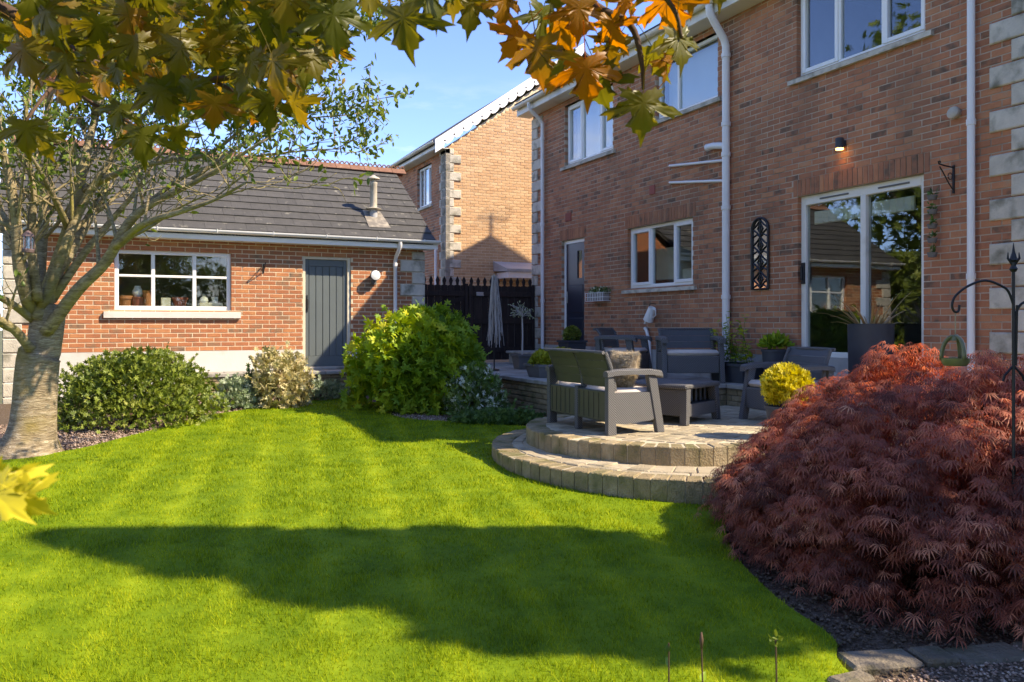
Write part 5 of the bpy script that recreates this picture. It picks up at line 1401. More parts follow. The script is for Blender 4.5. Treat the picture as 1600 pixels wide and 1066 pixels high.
# the leaves one can pick out along the gap of sky and over the house
for px, py, t, s, lean, yaw, pit in [
    (520,8,1.35,0.105,0.1,0.2,0.1),(628,12,1.35,0.11,0.05,-0.3,0.15),(662,-25,1.4,0.10,0.5,0.5,0.2),(735,-8,1.5,0.10,0.1,0.4,0.3),(712,-30,1.45,0.09,-0.3,-0.5,0.2),
    (790,-12,1.5,0.09,0.3,0.9,0.5),(818,48,1.5,0.09,-0.6,0.5,0.3),(838,62,1.45,0.11,0.0,-0.4,0.2),(850,10,1.5,0.10,0.2,0.9,0.3),(876,25,1.55,0.10,-0.1,-0.8,0.4),
    (905,0,1.5,0.10,0.1,0.3,0.2),(915,92,1.5,0.115,0.15,0.1,0.1),(932,108,1.55,0.11,0.1,-0.5,0.4),(890,78,1.6,0.09,0.0,1.0,0.6),(950,30,1.6,0.09,0.3,-0.8,0.3),
    (1005,146,1.5,0.115,0.05,0.15,0.1),(968,55,1.65,0.085,-0.2,0.6,0.4),(1018,72,1.6,0.10,0.25,-0.9,0.2),(1040,-15,1.5,0.12,0.15,-0.6,0.2),(1058,48,1.5,0.10,0.35,0.7,0.15),
    (1075,-40,1.55,0.10,0.3,0.2,0.3),(985,-10,1.6,0.095,0.0,0.9,0.6),(1050,88,1.6,0.085,0.1,1.1,0.3),(945,70,1.65,0.08,0.4,-0.4,0.7),(870,100,1.65,0.08,-0.2,0.3,0.3),
    (1120,-45,1.5,0.09,0.2,0.0,0.2),(580,-40,1.4,0.10,-0.2,-0.3,0.3),(450,-20,1.5,0.11,-0.1,0.3,0.2),(40,190,1.75,0.105,0.0,0.3,0.05),(55,205,1.85,0.10,0.3,-0.3,0.2),
    (222,200,1.95,0.125,0.0,0.2,0.05),(205,195,2.0,0.09,-0.3,-0.5,0.3),(420,148,1.9,0.12,-0.1,0.1,0.1),(455,150,1.9,0.11,0.15,-0.9,0.2),(330,165,2.0,0.09,0.2,0.6,0.3),
    (275,200,2.05,0.09,0.2,0.3,0.4),(440,100,1.8,0.12,0.1,1.0,0.2),(395,60,1.8,0.12,0.0,-1.0,0.3),(480,80,1.75,0.10,0.2,0.7,0.3)]:
    o = hang(at(px, py, t), s*0.74, lean, yaw, pit)
    if px > 780 and rm.random() < 0.5: o.material_slots[0].link = 'OBJECT'; o.material_slots[0].material = M['leaf_maple_sunlit']  # right cluster: half the leaves get the painted sun glow
# the close, young yellow leaf at the left edge
for a_ in ((at(-14,765,0.62), 0.040, 0.9, 0.4, -0.9), (at(22,768,0.62), 0.032, 0.9, -0.3, 0.3), (at(-25,745,0.66), 0.040, 0.6, 0.1, 0.5)):
    hang(*a_); COL.objects[-1].material_slots[0].link = 'OBJECT'; COL.objects[-1].material_slots[0].material = M['leaf_yellow']
# the dense mass at the upper left
while count < 262:
    px = rm.uniform(-60, 530); py = rm.uniform(-60, 205)
    lim = 70+110*min(1, max(0, (px+40)/180)) if px < 140 else (190 if px < 470 else 120)
    if py > lim-rm.random()*40: continue
    hang(at(px, py-20, rm.uniform(1.6, 2.5)), rm.uniform(0.055, 0.088), rm.uniform(-.4,.4))
while count < 300:
    hang(at(rm.uniform(540, 1130), rm.uniform(-140, -45), rm.uniform(1.35, 2.0)), rm.uniform(0.06, 0.09), rm.uniform(-.4,.4))
# the rest of the crown, above and behind the camera
n = 5200
cP, cN = lumpy(n, (-2.0,-1.2,4.7), 3.4, 3.2, 1.9, (0.35, 1.0), 30, 4, 0.2, -0.9)
a_ = cP-np.array([0,0,EYE]); dd_ = a_[:,0]*SN+a_[:,1]*CS; rr_ = a_[:,0]*CS-a_[:,1]*SN
vis = (dd_ > 0.1) & (np.abs(rr_/np.maximum(dd_,0.1)) < 0.75) & (a_[:,2]/np.maximum(dd_,0.1) < 0.50)
cP, cN = cP[~vis], cN[~vis]; n = len(cP)
third = [np.arange(k, n, 3) for k in range(3)]
Dm = unit(np.array([0,0,-0.8])+0.8*rand_dir(n)); Fm = unit(cN+np.array([0,0,0.6])+0.5*rand_dir(n))
leaf_obj('crown', [scatter(cP[g_], Fm[g_], Dm[g_], *MAPLE_LOW[k], NR.uniform(0.09,0.13,len(g_))) for k, g_ in enumerate(third)], M['leaf_maple'], maple)['kind'] = 'stuff'

# ------------------------------------------------------------------ trees outside the frame: they shade the lawn and stand in the window reflections
def conifer(loc, h, r, label):
    loc = Vector(loc); t = thing('conifer', label, 'tree', loc)
    mb = MB(); mb.tube([loc, loc+Vector((0,0,h*0.9))], [0.14, 0.02], 10); mb.build('trunk', M['bark'], t)
    n = 9000; z = NR.uniform(0.02, 1, n)**1.35; a = NR.uniform(0, 6.283, n)
    rr = r*0.92*(1-z)**0.75*NR.uniform(0.3, 1.02, n)*(1+0.12*np.sin(5*a+9*z)+0.14*np.sin(3*a-23*z))+0.03
    P = np.stack([loc.x+rr*np.cos(a), loc.y+rr*np.sin(a), loc.z+h*0.56+z*h*0.44], -1)
    o = np.stack([np.cos(a), np.sin(a), np.full(n, 0.4)], -1)
    leaf_obj('crown', [scatter(P, unit(o+0.5*rand_dir(n)), unit(o+np.array([0,0,.6])+0.5*rand_dir(n)), *ROSETTE, NR.uniform(0.09,0.16,n))], M['leaf_conifer'], t)['kind'] = 'stuff'
conifer((6.6,0.42,lawn_z(1)), 8.5, 1.0, 'tall cone shaped evergreen right of the frame that shades the lawn')
def backtree(loc, h, r, label, mat, seed, n=5000):
    loc = Vector(loc); t = thing('broadleaf_tree', label, 'tree', loc, 'trees around the garden outside the frame')
    mb = MB(); mb.tube([loc, loc+Vector((0.1,0.1,h*0.45)), loc+Vector((0.1,0,h*0.85))], [0.25,0.17,0.04], 10)
    for k in range(8):
        a = 0.8*k; p = loc+Vector((0.1,0.1,h*(0.35+0.05*k))); mb.tube([p, p+Vector((math.cos(a)*r*0.4, math.sin(a)*r*0.4, h*0.08)), p+Vector((math.cos(a)*r*0.8, math.sin(a)*r*0.8, h*0.16))], [0.07,0.05,0.015], 6)
    mb.build('trunk', M['bark'], t, smooth=True)
    P, Nn = lumpy(n, (loc.x, loc.y, loc.z+h*0.62), r, r, h*0.38, (0.45, 1.02), 40, seed, 0.35, -0.95)
    m_ = len(P)
    leaf_obj('crown', [scatter(P, unit(Nn+0.6*rand_dir(m_)), unit(Nn*0.5+0.9*rand_dir(m_)), *ROSETTE, NR.uniform(0.10,0.19,m_))], mat, t)['kind'] = 'stuff'
backtree((-5.6,15.6,0.2), 10.6, 3.3, 'tall leafy tree beyond the left end of the garage', M['leaf_cherry'], 31)
backtree((-4.5,-9.5,-0.4), 8.5, 3.0, 'leafy tree behind the photographer to the left', M['leaf_box'], 33, 3500)
backtree((0.6,-10.5,-0.4), 9.0, 3.2, 'leafy tree straight behind the photographer', M['leaf_cherry'], 34, 3500)
backtree((-9.5,-7.5,-0.4), 9.5, 3.4, 'leafy tree far behind the photographer at the left', M['leaf_box'], 35, 3500)
backtree((-6.8,10.2,0.1), 9.0, 2.8, 'smaller leafy tree left of the cherry outside the frame', M['leaf_box'], 32)

hg = thing('hedge', 'long leafy hedge left of the garage outside the frame', 'hedge', (-7.5,15.5,0.1))
P = np.stack([NR.uniform(-13,-2.6,6000), NR.uniform(15.0,16.2,6000), 0.1+3.4*NR.uniform(0,1,6000)**0.8], -1)
leaf_obj('foliage', [scatter(P, rand_dir(6000), rand_dir(6000), *ROSETTE, NR.uniform(0.12,0.2,6000))], M['leaf_box'], hg)['kind'] = 'stuff'
mb = MB()
for k in range(14): mb.tube([(-12.8+0.75*k,15.6,0.0),(-12.75+0.75*k,15.6,2.6)], [0.05,0.02], 6)
mb.build('stems', M['twig'], hg)['kind'] = 'stuff'
def hedge(label, x0, x1, y0, y1, z0, h, n, seed=0):
    t = thing('hedge', label, 'hedge', ((x0+x1)/2, (y0+y1)/2, z0))
    P = np.stack([NR.uniform(x0,x1,n), NR.uniform(y0,y1,n), z0+h*NR.uniform(0,1,n)], -1)
    P[:,2] *= 1+0.03*np.sin(P[:,0]*2.3)+0.03*np.sin(P[:,1]*1.9)
    leaf_obj('foliage', [scatter(P, rand_dir(n), rand_dir(n), *ROSETTE, NR.uniform(0.09,0.16,n))], M['leaf_box'], t)['kind'] = 'stuff'
    mb = MB(); L_ = max(x1-x0, y1-y0); m_ = int(L_/0.7)
    for k in range(m_):
        q = Vector((x0+(x1-x0)*(k+.5)/m_, (y0+y1)/2, z0)) if x1-x0 > y1-y0 else Vector(((x0+x1)/2, y0+(y1-y0)*(k+.5)/m_, z0))
        mb.tube([q, q+Vector((0.05,0,h*0.8))], [0.04,0.015], 6)
    mb.build('stems', M['twig'], t)['kind'] = 'stuff'
hedge('hedge added outside the frame to shade the purple maple', 6.1, 6.9, 0.7, 2.2, -0.05, 2.95, 2600)  # unseen, added for its shade on the lower maple; height set for that
hedge('taller hedge added outside the frame to shade the near corner', 6.1, 6.9, -4.0, 0.65, -0.05, 3.9, 8200)  # unseen as well, added to keep the near right corner in shade
hedge('long hedge behind the photographer', -10.0, 5.0, -7.6, -6.6, -0.3, 4.2, 9000)
# ------------------------------------------------------------------ grass
ng = 430000
t_ = (2.4**0.5+(14.2**0.5-2.4**0.5)*NR.uniform(size=ng))**2
ang = NR.uniform(math.radians(-47), math.radians(43), ng); ang = np.where(ang > 0.9, 0.9, ang)
rr = t_*np.tan(ang)
GP = np.stack([rr*CS+t_*SN, -rr*SN+t_*CS], -1)
ok = inside(GP, LAWN) & (np.hypot(GP[:,0]-LC.x, GP[:,1]-LC.y) > 2.055) & (np.hypot(GP[:,0]-cb.x, GP[:,1]-cb.y) > 0.33)
GP = GP[ok]; tt = t_[ok]; n = len(GP)
tuft = 0.75+0.35*np.sin(GP[:,0]*7.3+np.sin(GP[:,1]*5.1)*2)*np.sin(GP[:,1]*6.7+np.sin(GP[:,0]*4.3)*2)
h = NR.uniform(0.022, 0.045, n)*tuft; w = 0.0019*np.maximum(1, tt/3.6)*NR.uniform(0.7,1.3,n)
a = NR.uniform(0, 6.283, n); ld = NR.uniform(0, 6.283, n); la_ = NR.uniform(0.1, 0.95, n)*h
B = np.stack([GP[:,0], GP[:,1], lawn_z(GP[:,1])-0.004], -1)
wx = np.stack([np.cos(a)*w, np.sin(a)*w, np.zeros(n)], -1)
tip = B+np.stack([np.cos(ld)*la_, np.sin(ld)*la_, h], -1)
Vg = np.stack([B-wx, B+wx, tip], 1).reshape(-1,3)
Fg = np.arange(n*3).reshape(-1,3)
me = np_mesh('grass', Vg, Fg, NR.uniform(0.01,1,n)); me.materials.append(M['grass'])
go = bpy.data.objects.new('grass', me); COL.objects.link(go); tag(go, 'short bright green mown grass covering the lawn', 'grass', kind='stuff')

# ------------------------------------------------------------------ garden furniture
def lounge(name, label, cat, seats, sw, loc, rotz, group, arms=(1, -1), back_mat='rattan_olive', hgt=0.79):
    """moulded rattan seat; local x across, +y to the front, z up"""
    t = thing(name, label, cat, (0,0,0), group)
    W = seats*sw+0.10; D = 0.66; x0, x1 = -W/2, W/2; y0, y1 = -D/2, D/2
    # corner posts that carry the arms
    for sgn in arms:
        xa, xb = (x1-0.065, x1) if sgn > 0 else (x0, x0+0.065)
        mb = MB()
        mb.add([(xa,y0,0),(xb,y0,0),(xb,y0+0.10,0),(xa,y0+0.10,0),(xa,y0+0.0,0.60),(xb,y0+0.0,0.60),(xb,y0+0.065,0.60),(xa,y0+0.065,0.60)], [(0,3,2,1),(4,5,6,7),(0,1,5,4),(1,2,6,5),(2,3,7,6),(3,0,4,7)])
        mb.build('rear_leg', M['rattan'], t, bevel=0.008)
        mb = MB()
        mb.add([(xa,y1-0.085,0),(xb,y1-0.085,0),(xb,y1,0),(xa,y1,0),(xa,y1-0.20,0.58),(xb,y1-0.20,0.58),(xb,y1-0.10,0.58),(xa,y1-0.10,0.58)], [(0,3,2,1),(4,5,6,7),(0,1,5,4),(1,2,6,5),(2,3,7,6),(3,0,4,7)])
        mb.build('front_leg', M['rattan'], t, bevel=0.008)
        mb = MB(); xm = (xa+xb)/2
        ap = [(y0-0.01,0.585),(y0+0.10,0.605),(y0+0.28,0.607),(y1-0.16,0.60),(y1-0.05,0.585),(y1-0.03,0.565)]
        vs = []; fs = []
        for k, (yy, zz) in enumerate(ap):
            hw = 0.052 if 0 < k < len(ap)-1 else 0.042
            vs += [(xm-hw,yy,zz-0.03),(xm+hw,yy,zz-0.03),(xm+hw,yy,zz+0.012),(xm+hw*0.6,yy,zz+0.026),(xm-hw*0.6,yy,zz+0.026),(xm-hw,yy,zz+0.012)]
        for k in range(len(ap)-1):
            for j in range(6): a_, b_ = k*6+j, k*6+(j+1) % 6; fs.append((a_, a_+6, b_+6, b_))
        fs += [tuple(range(6)), tuple(range(len(vs)-1, len(vs)-7, -1))]
        mb.add(vs, fs); mb.build('armrest', M['rattan'], t, smooth='auto')
        mb = MB(); xi, xo = (xa+0.008, xb-0.012) if sgn > 0 else (xa+0.012, xb-0.008)
        pl = [(y0+0.07,0.115),(y0+0.2,0.10),(y1-0.16,0.125),(y1-0.07,0.15),(y1-0.145,0.40),(y0+0.06,0.40)]
        n = len(pl); mb.add([(xi,a_,b_) for a_,b_ in pl]+[(xo,a_,b_) for a_,b_ in pl], [tuple(range(n))[::-1], tuple(range(n,2*n))]+[(i,(i+1)%n,(i+1)%n+n,i+n) for i in range(n)])
        mb.build('side_panel', M['rattan'], t)
    mb = MB(); mb.cbox(x0+0.07, x1-0.07, y1-0.10, y1-0.055, 0.13, 0.36, 0.008); mb.build('front_panel', M['rattan'], t)
    mb = MB(); mb.cbox(x0+0.06, x1-0.06, y0+0.06, y1-0.09, 0.33, 0.365, 0.008); mb.build('seat_base', M['rattan_plain'], t)
    for k in range(seats):
        xa = x0+0.05+k*sw; xb = xa+sw
        mb = MB(); mb.cbox(xa+0.006, xb-0.006, y0+0.012, y0+0.045, 0.125, 0.42, 0.01)
        for j in range(5): mb.box(xa+0.05+j*(sw-0.1)/5, xa+0.058+j*(sw-0.1)/5, y0+0.006, y0+0.012, 0.15, 0.40)
        mb.build('rear_panel', M[back_mat], t)
        # curved back made of four boards; it leans backwards and bows at the sides
        zs_ = [0.455, 0.545, 0.63, 0.71, hgt]; ys_ = [0.085, 0.065, 0.038, 0.012, -0.035]
        for j in range(4):
            mb = MB(); vs = []; fs = []; nx = 8
            for i in range(nx+1):
                u_ = i/nx; x = xa+0.012+(sw-0.024)*u_; bow = 0.035*(1-(2*u_-1)**2)
                for (zz, yy, dz) in ((zs_[j], ys_[j], 0.004), (zs_[j+1], ys_[j+1], -0.004)):
                    vs += [(x, y0+yy-bow, zz+dz*0.3), (x, y0+yy-bow+0.022, zz+dz*0.3)]
            for i in range(nx):
                b_ = i*4; c_ = b_+4
                fs += [(b_,c_,c_+2,b_+2),(b_+3,c_+3,c_+1,b_+1),(b_+2,c_+2,c_+3,b_+3),(b_+1,c_+1,c_,b_)]
            fs += [(0,2,3,1),(nx*4+1,nx*4+3,nx*4+2,nx*4)]
            mb.add(vs, fs); mb.build('back_slat', M[back_mat], t, smooth='auto')
        mb = MB(); mb.cbox(xa+0.015, xb-0.015, y0+0.09, y1-0.075, 0.367, 0.435, 0.025); mb.build('seat_cushion', M['cushion'], t, smooth='auto', bevel=0.01)
    for k in range(seats+1):
        x = x0+0.05+k*sw
        if 0 < k < seats:
            mb = MB(); mb.cbox(x-0.03, x+0.03, y0+0.005, y0+0.07, 0, 0.44, 0.006); mb.build('centre_leg', M['rattan'], t)
        mb = MB(); mb.tube([(x, y0+0.10, 0.42), (x, y0+0.085, 0.55), (x, y0+0.055, 0.66), (x, y0+0.0, hgt+0.004)], [0.028,0.024,0.022,0.02], 8); mb.build('back_post', M['rattan'], t, smooth='auto')
    mb = MB(); mb.tube([(x0+0.03, y0-0.035, hgt), (0, y0-0.05, hgt+0.004), (x1-0.03, y0-0.035, hgt)], 0.018, 8); mb.build('top_rail', M['rattan'], t, smooth='auto')
    t.location = loc; t.rotation_euler = (0, 0, rotz)
    return t
G_ = 'rattan lounge set on the patio'
lounge('garden_sofa', 'two seat grey rattan sofa with its olive slatted back to the lawn', 'sofa', 2, 0.56, (4.47,7.02,PZ), -math.pi/2, G_)
lounge('garden_armchair', 'dark rattan armchair facing us below the kitchen window', 'armchair', 1, 0.74, (7.10,8.92,TZ+0.008), math.radians(152), G_, back_mat='rattan_plain', hgt=0.72)
lounge('garden_armchair', 'rattan armchair side on behind the purple maple', 'armchair', 1, 0.66, (6.50,6.54,PZ), math.radians(84), G_, back_mat='rattan_plain')
lounge('garden_armchair', 'dark slatted armchair half hidden left of the armchair facing us', 'armchair', 1, 0.60, (6.72,9.95,TZ+0.008), math.radians(215), G_, back_mat='rattan_plain', hgt=0.72)
# coffee table
ct = thing('coffee_table', 'low grey rattan coffee table with slatted shelf in the middle of the patio', 'table', (0,0,0), G_)
a, b = 0.41, 0.42
mb = MB(); mb.cbox(-a, a, -b, b, 0.375, 0.425, 0.014); mb.build('table_top', M['rattan'], ct)
for sx_ in (-1, 1):
    for sy_ in (-1, 1):
        mb = MB(); xo, yo = sx_*a, sy_*b
        def q(x, y, k): return [(x-sx_*k, y), (x, y), (x, y-sy_*k), (x-sx_*k, y-sy_*k)]
        lo = q(xo-sx_*0.0, yo-sy_*0.0, 0.075); hi_ = q(xo-sx_*0.03, yo-sy_*0.01, 0.10)
        vs = [(x, y, 0) for x, y in lo]+[(x, y, 0.374) for x, y in hi_]
        f = [(0,3,2,1),(4,5,6,7),(0,1,5,4),(1,2,6,5),(2,3,7,6),(3,0,4,7)]
        mb.add(vs, f if sx_*sy_ > 0 else [g_[::-1] for g_ in f]); mb.build('leg', M['rattan'], ct, bevel=0.006)
for sx_ in (-1, 1):
    mb = MB(); x = sx_*(a-0.03); mb.cbox(min(x, x-sx_*0.025), max(x, x-sx_*0.025), -b+0.08, b-0.08, 0.09, 0.372, 0.006); mb.build('side_panel', M['rattan'], ct)
for sy_ in (-1, 1):
    mb = MB(); y = sy_*(b-0.02); mb.cbox(-a+0.07, a-0.07, min(y, y-sy_*0.025), max(y, y-sy_*0.025), 0.08, 0.215, 0.006); mb.build('apron', M['rattan'], ct)
    for k in range(6):
        mb = MB(); x = -a+0.14+k*(2*a-0.28)/5; mb.cbox(x-0.022, x+0.022, min(sy_*(b-0.12), sy_*(b-0.14)), max(sy_*(b-0.12), sy_*(b-0.14)), 0.22, 0.37, 0.004); mb.build('slat', M['rattan_plain'], ct)
mb = MB(); mb.cbox(-a+0.05, a-0.05, -b+0.05, b-0.05, 0.19, 0.21, 0.004); mb.build('shelf', M['rattan_plain'], ct)
ct.location = (5.50, 7.26, PZ); ct.rotation_euler = (0, 0, math.radians(24))

# cushions
def pillow(name, label, loc, rot, sx_, sz_, th, mat, fuzz=0):
    n = 14; vs = []; fs = []
    for side in (1, -1):
        for i in range(n+1):
            for j in range(n+1):
                u_, v_ = 2*i/n-1, 2*j/n-1
                d = max(0, (1-abs(u_)**2.5)*(1-abs(v_)**2.5))**0.5
                k = 1-0.07*(abs(u_*v_))*0-0.06*(1-abs(v_)**2)*abs(u_)**4-0.06*(1-abs(u_)**2)*abs(v_)**4
                vs.append((u_*sx_/2*k, side*th/2*d, v_*sz_/2*k))
    m_ = (n+1)**2
    for s_ in (0, 1):
        for i in range(n):
            for j in range(n):
                q_ = (s_*m_+i*(n+1)+j, s_*m_+(i+1)*(n+1)+j, s_*m_+(i+1)*(n+1)+j+1, s_*m_+i*(n+1)+j+1); fs.append(q_ if s_ else q_[::-1])
    mb = MB(); mb.add(vs, fs)
    if not fuzz:
        o = mb.build(name, mat, None, smooth=True)
        o.location = loc; o.rotation_euler = rot; return tag(o, label, 'cushion')
    t = thing(name, label, 'cushion', (0,0,0))
    mb.build('cover', mat, t, smooth=True)
    vv = np.array(vs); ff = np.array(fs); idx = NR.integers(0, len(ff), fuzz)
    wgt = NR.dirichlet((1,1,1,1), fuzz); P = (vv[ff[idx]]*wgt[...,None]).sum(1)
    nn = unit(P*np.array([0.3, 4.0, 0.3])+0.15*rand_dir(fuzz))
    leaf_obj('fur_pile', [scatter(P, rand_dir(fuzz), unit(nn+np.array([0,0,-0.35])+0.6*rand_dir(fuzz)), *STRAP, NR.uniform(0.025,0.05,fuzz))], mat, t)['kind'] = 'stuff'
    t.location = loc; t.rotation_euler = rot
    return t
pillow('fur_cushion', 'fluffy pale brown fur cushion standing on the sofa seat', (4.50,6.70,PZ+0.61), (math.radians(-14),0,math.radians(-78)), 0.36, 0.38, 0.13, M['fur'], 5200)
M['pattern'] = pmat('pattern', [(0.0,(0.02,0.02,0.025)),(0.5,(0.03,0.03,0.035)),(0.56,(0.6,0.58,0.55)),(1.0,(0.65,0.63,0.6))], 0.8, 22, 1.0, detail=1)
pillow('patterned_cushion', 'black and white patterned cushion behind the open sofa back', (4.36,7.02,PZ+0.585), (math.radians(-18),0,math.radians(-90)), 0.36, 0.34, 0.12, M['pattern'])

# ------------------------------------------------------------------ pots and planters
def square_pot(parent, c, w0, w1, h, mat, d0=None, d1=None):
    d0 = d0 or w0; d1 = d1 or w1; mb = MB(); x, y, z = c
    def rg_(w, d, zz): return [(x-w/2,y-d/2,zz),(x+w/2,y-d/2,zz),(x+w/2,y+d/2,zz),(x-w/2,y+d/2,zz)]
    L_ = [rg_(w0,d0,z), rg_(w1,d1,z+h-0.04), rg_(w1+0.04,d1+0.04,z+h-0.035), rg_(w1+0.04,d1+0.04,z+h), rg_(w1-0.03,d1-0.03,z+h), rg_(w1-0.03,d1-0.03,z+h-0.05)]
    vs = [p for l in L_ for p in l]; fs = [(3,2,1,0)]
    for k in range(len(L_)-1):
        for j in range(4): a_, b_ = k*4+j, k*4+(j+1) % 4; fs.append((a_, b_, b_+4, a_+4))
    fs.append(tuple(len(vs)-4+j for j in range(4)))
    mb.add(vs, fs); return mb.build('pot', mat, parent)
def round_pot(parent, c, r0, r1, h, mat):
    mb = MB(); mb.lathe([(r0,0),(r1,h-0.03),(r1+0.012,h-0.028),(r1+0.012,h),(r1-0.015,h),(r1-0.015,h-0.04)], c, 24); return mb.build('pot', mat, parent, smooth='auto')
def pot_foliage(parent, c, rx, ry, rz, tpl, n, size, mat, seed, amp=0.12, low=-0.3, shell=(0.7,1.02)):
    P, Nn = lumpy(n, c, rx, ry, rz, shell, 20, seed, amp, low); m_ = len(P)
    leaf_obj('foliage', [scatter(P, unit(Nn+0.6*rand_dir(m_)), unit(Nn+0.7*rand_dir(m_)+np.array([0,0,.3])), *tpl, NR.uniform(size*.7,size*1.2,m_))], mat, parent)['kind'] = 'stuff'

def Z(z): return z
# lime clipped plant in a square planter on the terrace wall
p = (5.72, 10.6, TZ+0.008); t = thing('square_planter', 'square grey planter of clipped lime green plant on the terrace edge', 'planter', p)
square_pot(t, p, 0.36, 0.44, 0.20, M['planter_lead']); pot_foliage(t, (p[0],p[1],p[2]+0.24), 0.25, 0.25, 0.17, ROSETTE, 1100, 0.03, M['leaf_lime'], 3)
# low lime plant behind the sofa back
p = (6.6, 11.7, TZ+0.008); t = thing('low_planter', 'low lime green plant in a dark pot just above the sofa back', 'planter', p)
round_pot(t, p, 0.14, 0.18, 0.22, M['planter']); pot_foliage(t, (p[0],p[1],p[2]+0.27), 0.23, 0.23, 0.13, ROSETTE, 700, 0.035, M['leaf_lime'], 4)
# ball beside the back door
p = (7.45, 12.75, TZ+0.008); t = thing('topiary_ball', 'clipped green ball in a tall dark pot beside the navy back door', 'topiary', p)
square_pot(t, p, 0.28, 0.38, 0.50, M['planter']); pot_foliage(t, (p[0],p[1],p[2]+0.60), 0.165, 0.165, 0.165, ROSETTE, 900, 0.025, M['leaf_box'], 5, 0.04, -1)
# golden shrub in front of the side-on armchair
p = (5.58, 5.60, PZ); t = thing('yellow_shrub', 'bright yellow rounded shrub in a pot in front of the side on armchair', 'shrub', p)
round_pot(t, p, 0.14, 0.18, 0.30, M['planter']); pot_foliage(t, (p[0],p[1],p[2]+0.48), 0.21, 0.21, 0.19, ROSETTE, 1500, 0.034, M['leaf_yellow'], 6, 0.15, -0.8)
# trough with leafy stems by the soil stack
p = (7.62, 8.55, TZ+0.008); t = thing('trough_planter', 'dark trough of tall leafy green stems beside the white soil pipe', 'planter', p)
square_pot(t, p, 0.34, 0.40, 0.26, M['planter'], 0.6, 0.66)
P = []; D_ = []; mb = MB()
for k in range(22):
    q0 = Vector((p[0]+RD.uniform(-.12,.12), p[1]+RD.uniform(-.28,.28), p[2]+0.22)); hgt = RD.uniform(0.25, 0.75); d = Vector((RD.uniform(-.3,.1), RD.uniform(-.35,.35), 1)).normalized()
    mb.tube([q0, q0+d*hgt*0.5, q0+d*hgt+Vector((0,0,-.02))], 0.004, 4)
    for j in range(14): P.append(q0+d*hgt*RD.uniform(0.2,1.05)); D_.append(Vector((RD.uniform(-1,1),RD.uniform(-1,1),RD.uniform(-.3,.5))).normalized())
mb.build('stems', M['leaf_green'], t)
P = np.array(P); D_ = np.array(D_); leaf_obj('foliage', [scatter(P, unit(np.array([0,0,1.])+0.5*rand_dir(len(P))), D_, *LEAF, NR.uniform(0.05,0.10,len(P)))], M['leaf_golden'], t)['kind'] = 'stuff'
# small fern pot by the sliding door
p = (7.75, 7.98, TZ+0.008); t = thing('fern_pot', 'small green plant in a dark pot left of the sliding door', 'planter', p)
round_pot(t, p, 0.12, 0.16, 0.46, M['planter']); pot_foliage(t, (p[0],p[1],p[2]+0.50), 0.20, 0.20, 0.13, LEAF, 260, 0.11, M['leaf_golden'], 8, 0.3, 0.0, (0.2,0.9))
# phormium in a large round pot before the sliding door
p = (7.62, 6.36, TZ+0.008); t = thing('phormium_pot', 'large round charcoal pot of straw coloured sword leaves before the sliding door', 'planter', p)
mb = MB(); mb.lathe([(0.23,0),(0.245,0.78),(0.25,0.80),(0.235,0.80),(0.23,0.74)], p, 28); mb.build('pot', M['planter'], t, smooth='auto')
for k in range(34):
    a = RD.uniform(0, 6.283); ln = RD.uniform(0.3, 0.58); up_ = RD.uniform(0.45, 1.6); b0 = Vector((p[0]+0.09*math.cos(a), p[1]+0.09*math.sin(a), p[2]+0.72)); d = Vector((math.cos(a), math.sin(a), up_)).normalized()
    s_ = Vector((-math.sin(a), math.cos(a), 0)); mb = MB(); vs = []; q = b0.copy(); dd = d.copy()
    for i in range(6):
        w = 0.014*(1-(i/5)**2)+0.001; vs += [q-s_*w, q+s_*w+Vector((0,0,0.004))]; q = q+dd*ln/5; dd = (dd+Vector((0,0,-0.13*i*(1.6-up_*0.5)))*0.5).normalized()
    mb.add(vs, [(2*i,2*i+1,2*i+3,2*i+2) for i in range(5)]); mb.build('leaf', M['leaf_straw'], t)
# lollipop tree by the gate
p = (6.42, 12.75, TZ+0.008); t = thing('lollipop_tree', 'small pale leaved lollipop tree in a pot before the dark gate', 'tree', p)
square_pot(t, p, 0.22, 0.28, 0.26, M['planter_lead'])
mb = MB(); mb.tube([(p[0],p[1],p[2]+0.2),(p[0]+.01,p[1],p[2]+0.6),(p[0],p[1],p[2]+0.95)], [0.016,0.015,0.013], 7); mb.build('trunk', M['willow'], t)
mb = MB(); Pq = []
for k in range(26):
    a = RD.uniform(0, 6.283); e = Vector((p[0]+0.25*math.cos(a)*RD.uniform(.5,1), p[1]+0.25*math.sin(a)*RD.uniform(.5,1), p[2]+0.95+RD.uniform(-.06,.24)))
    s_ = Vector((p[0],p[1],p[2]+0.93)); mb.tube([s_, s_.lerp(e,.5)+Vector((0,0,.04)), e], 0.004, 4)
    for j in range(5): Pq.append(s_.lerp(e, RD.uniform(.55,1.05))+Vector((RD.gauss(0,.02),RD.gauss(0,.02),RD.gauss(0,.02))))
mb.build('twigs', M['willow'], t)['kind'] = 'stuff'
Pq = np.array(Pq); leaf_obj('crown', [scatter(Pq, rand_dir(len(Pq)), rand_dir(len(Pq)), *SMALL, NR.uniform(0.03,0.055,len(Pq)))], M['leaf_silver'], t)['kind'] = 'stuff'
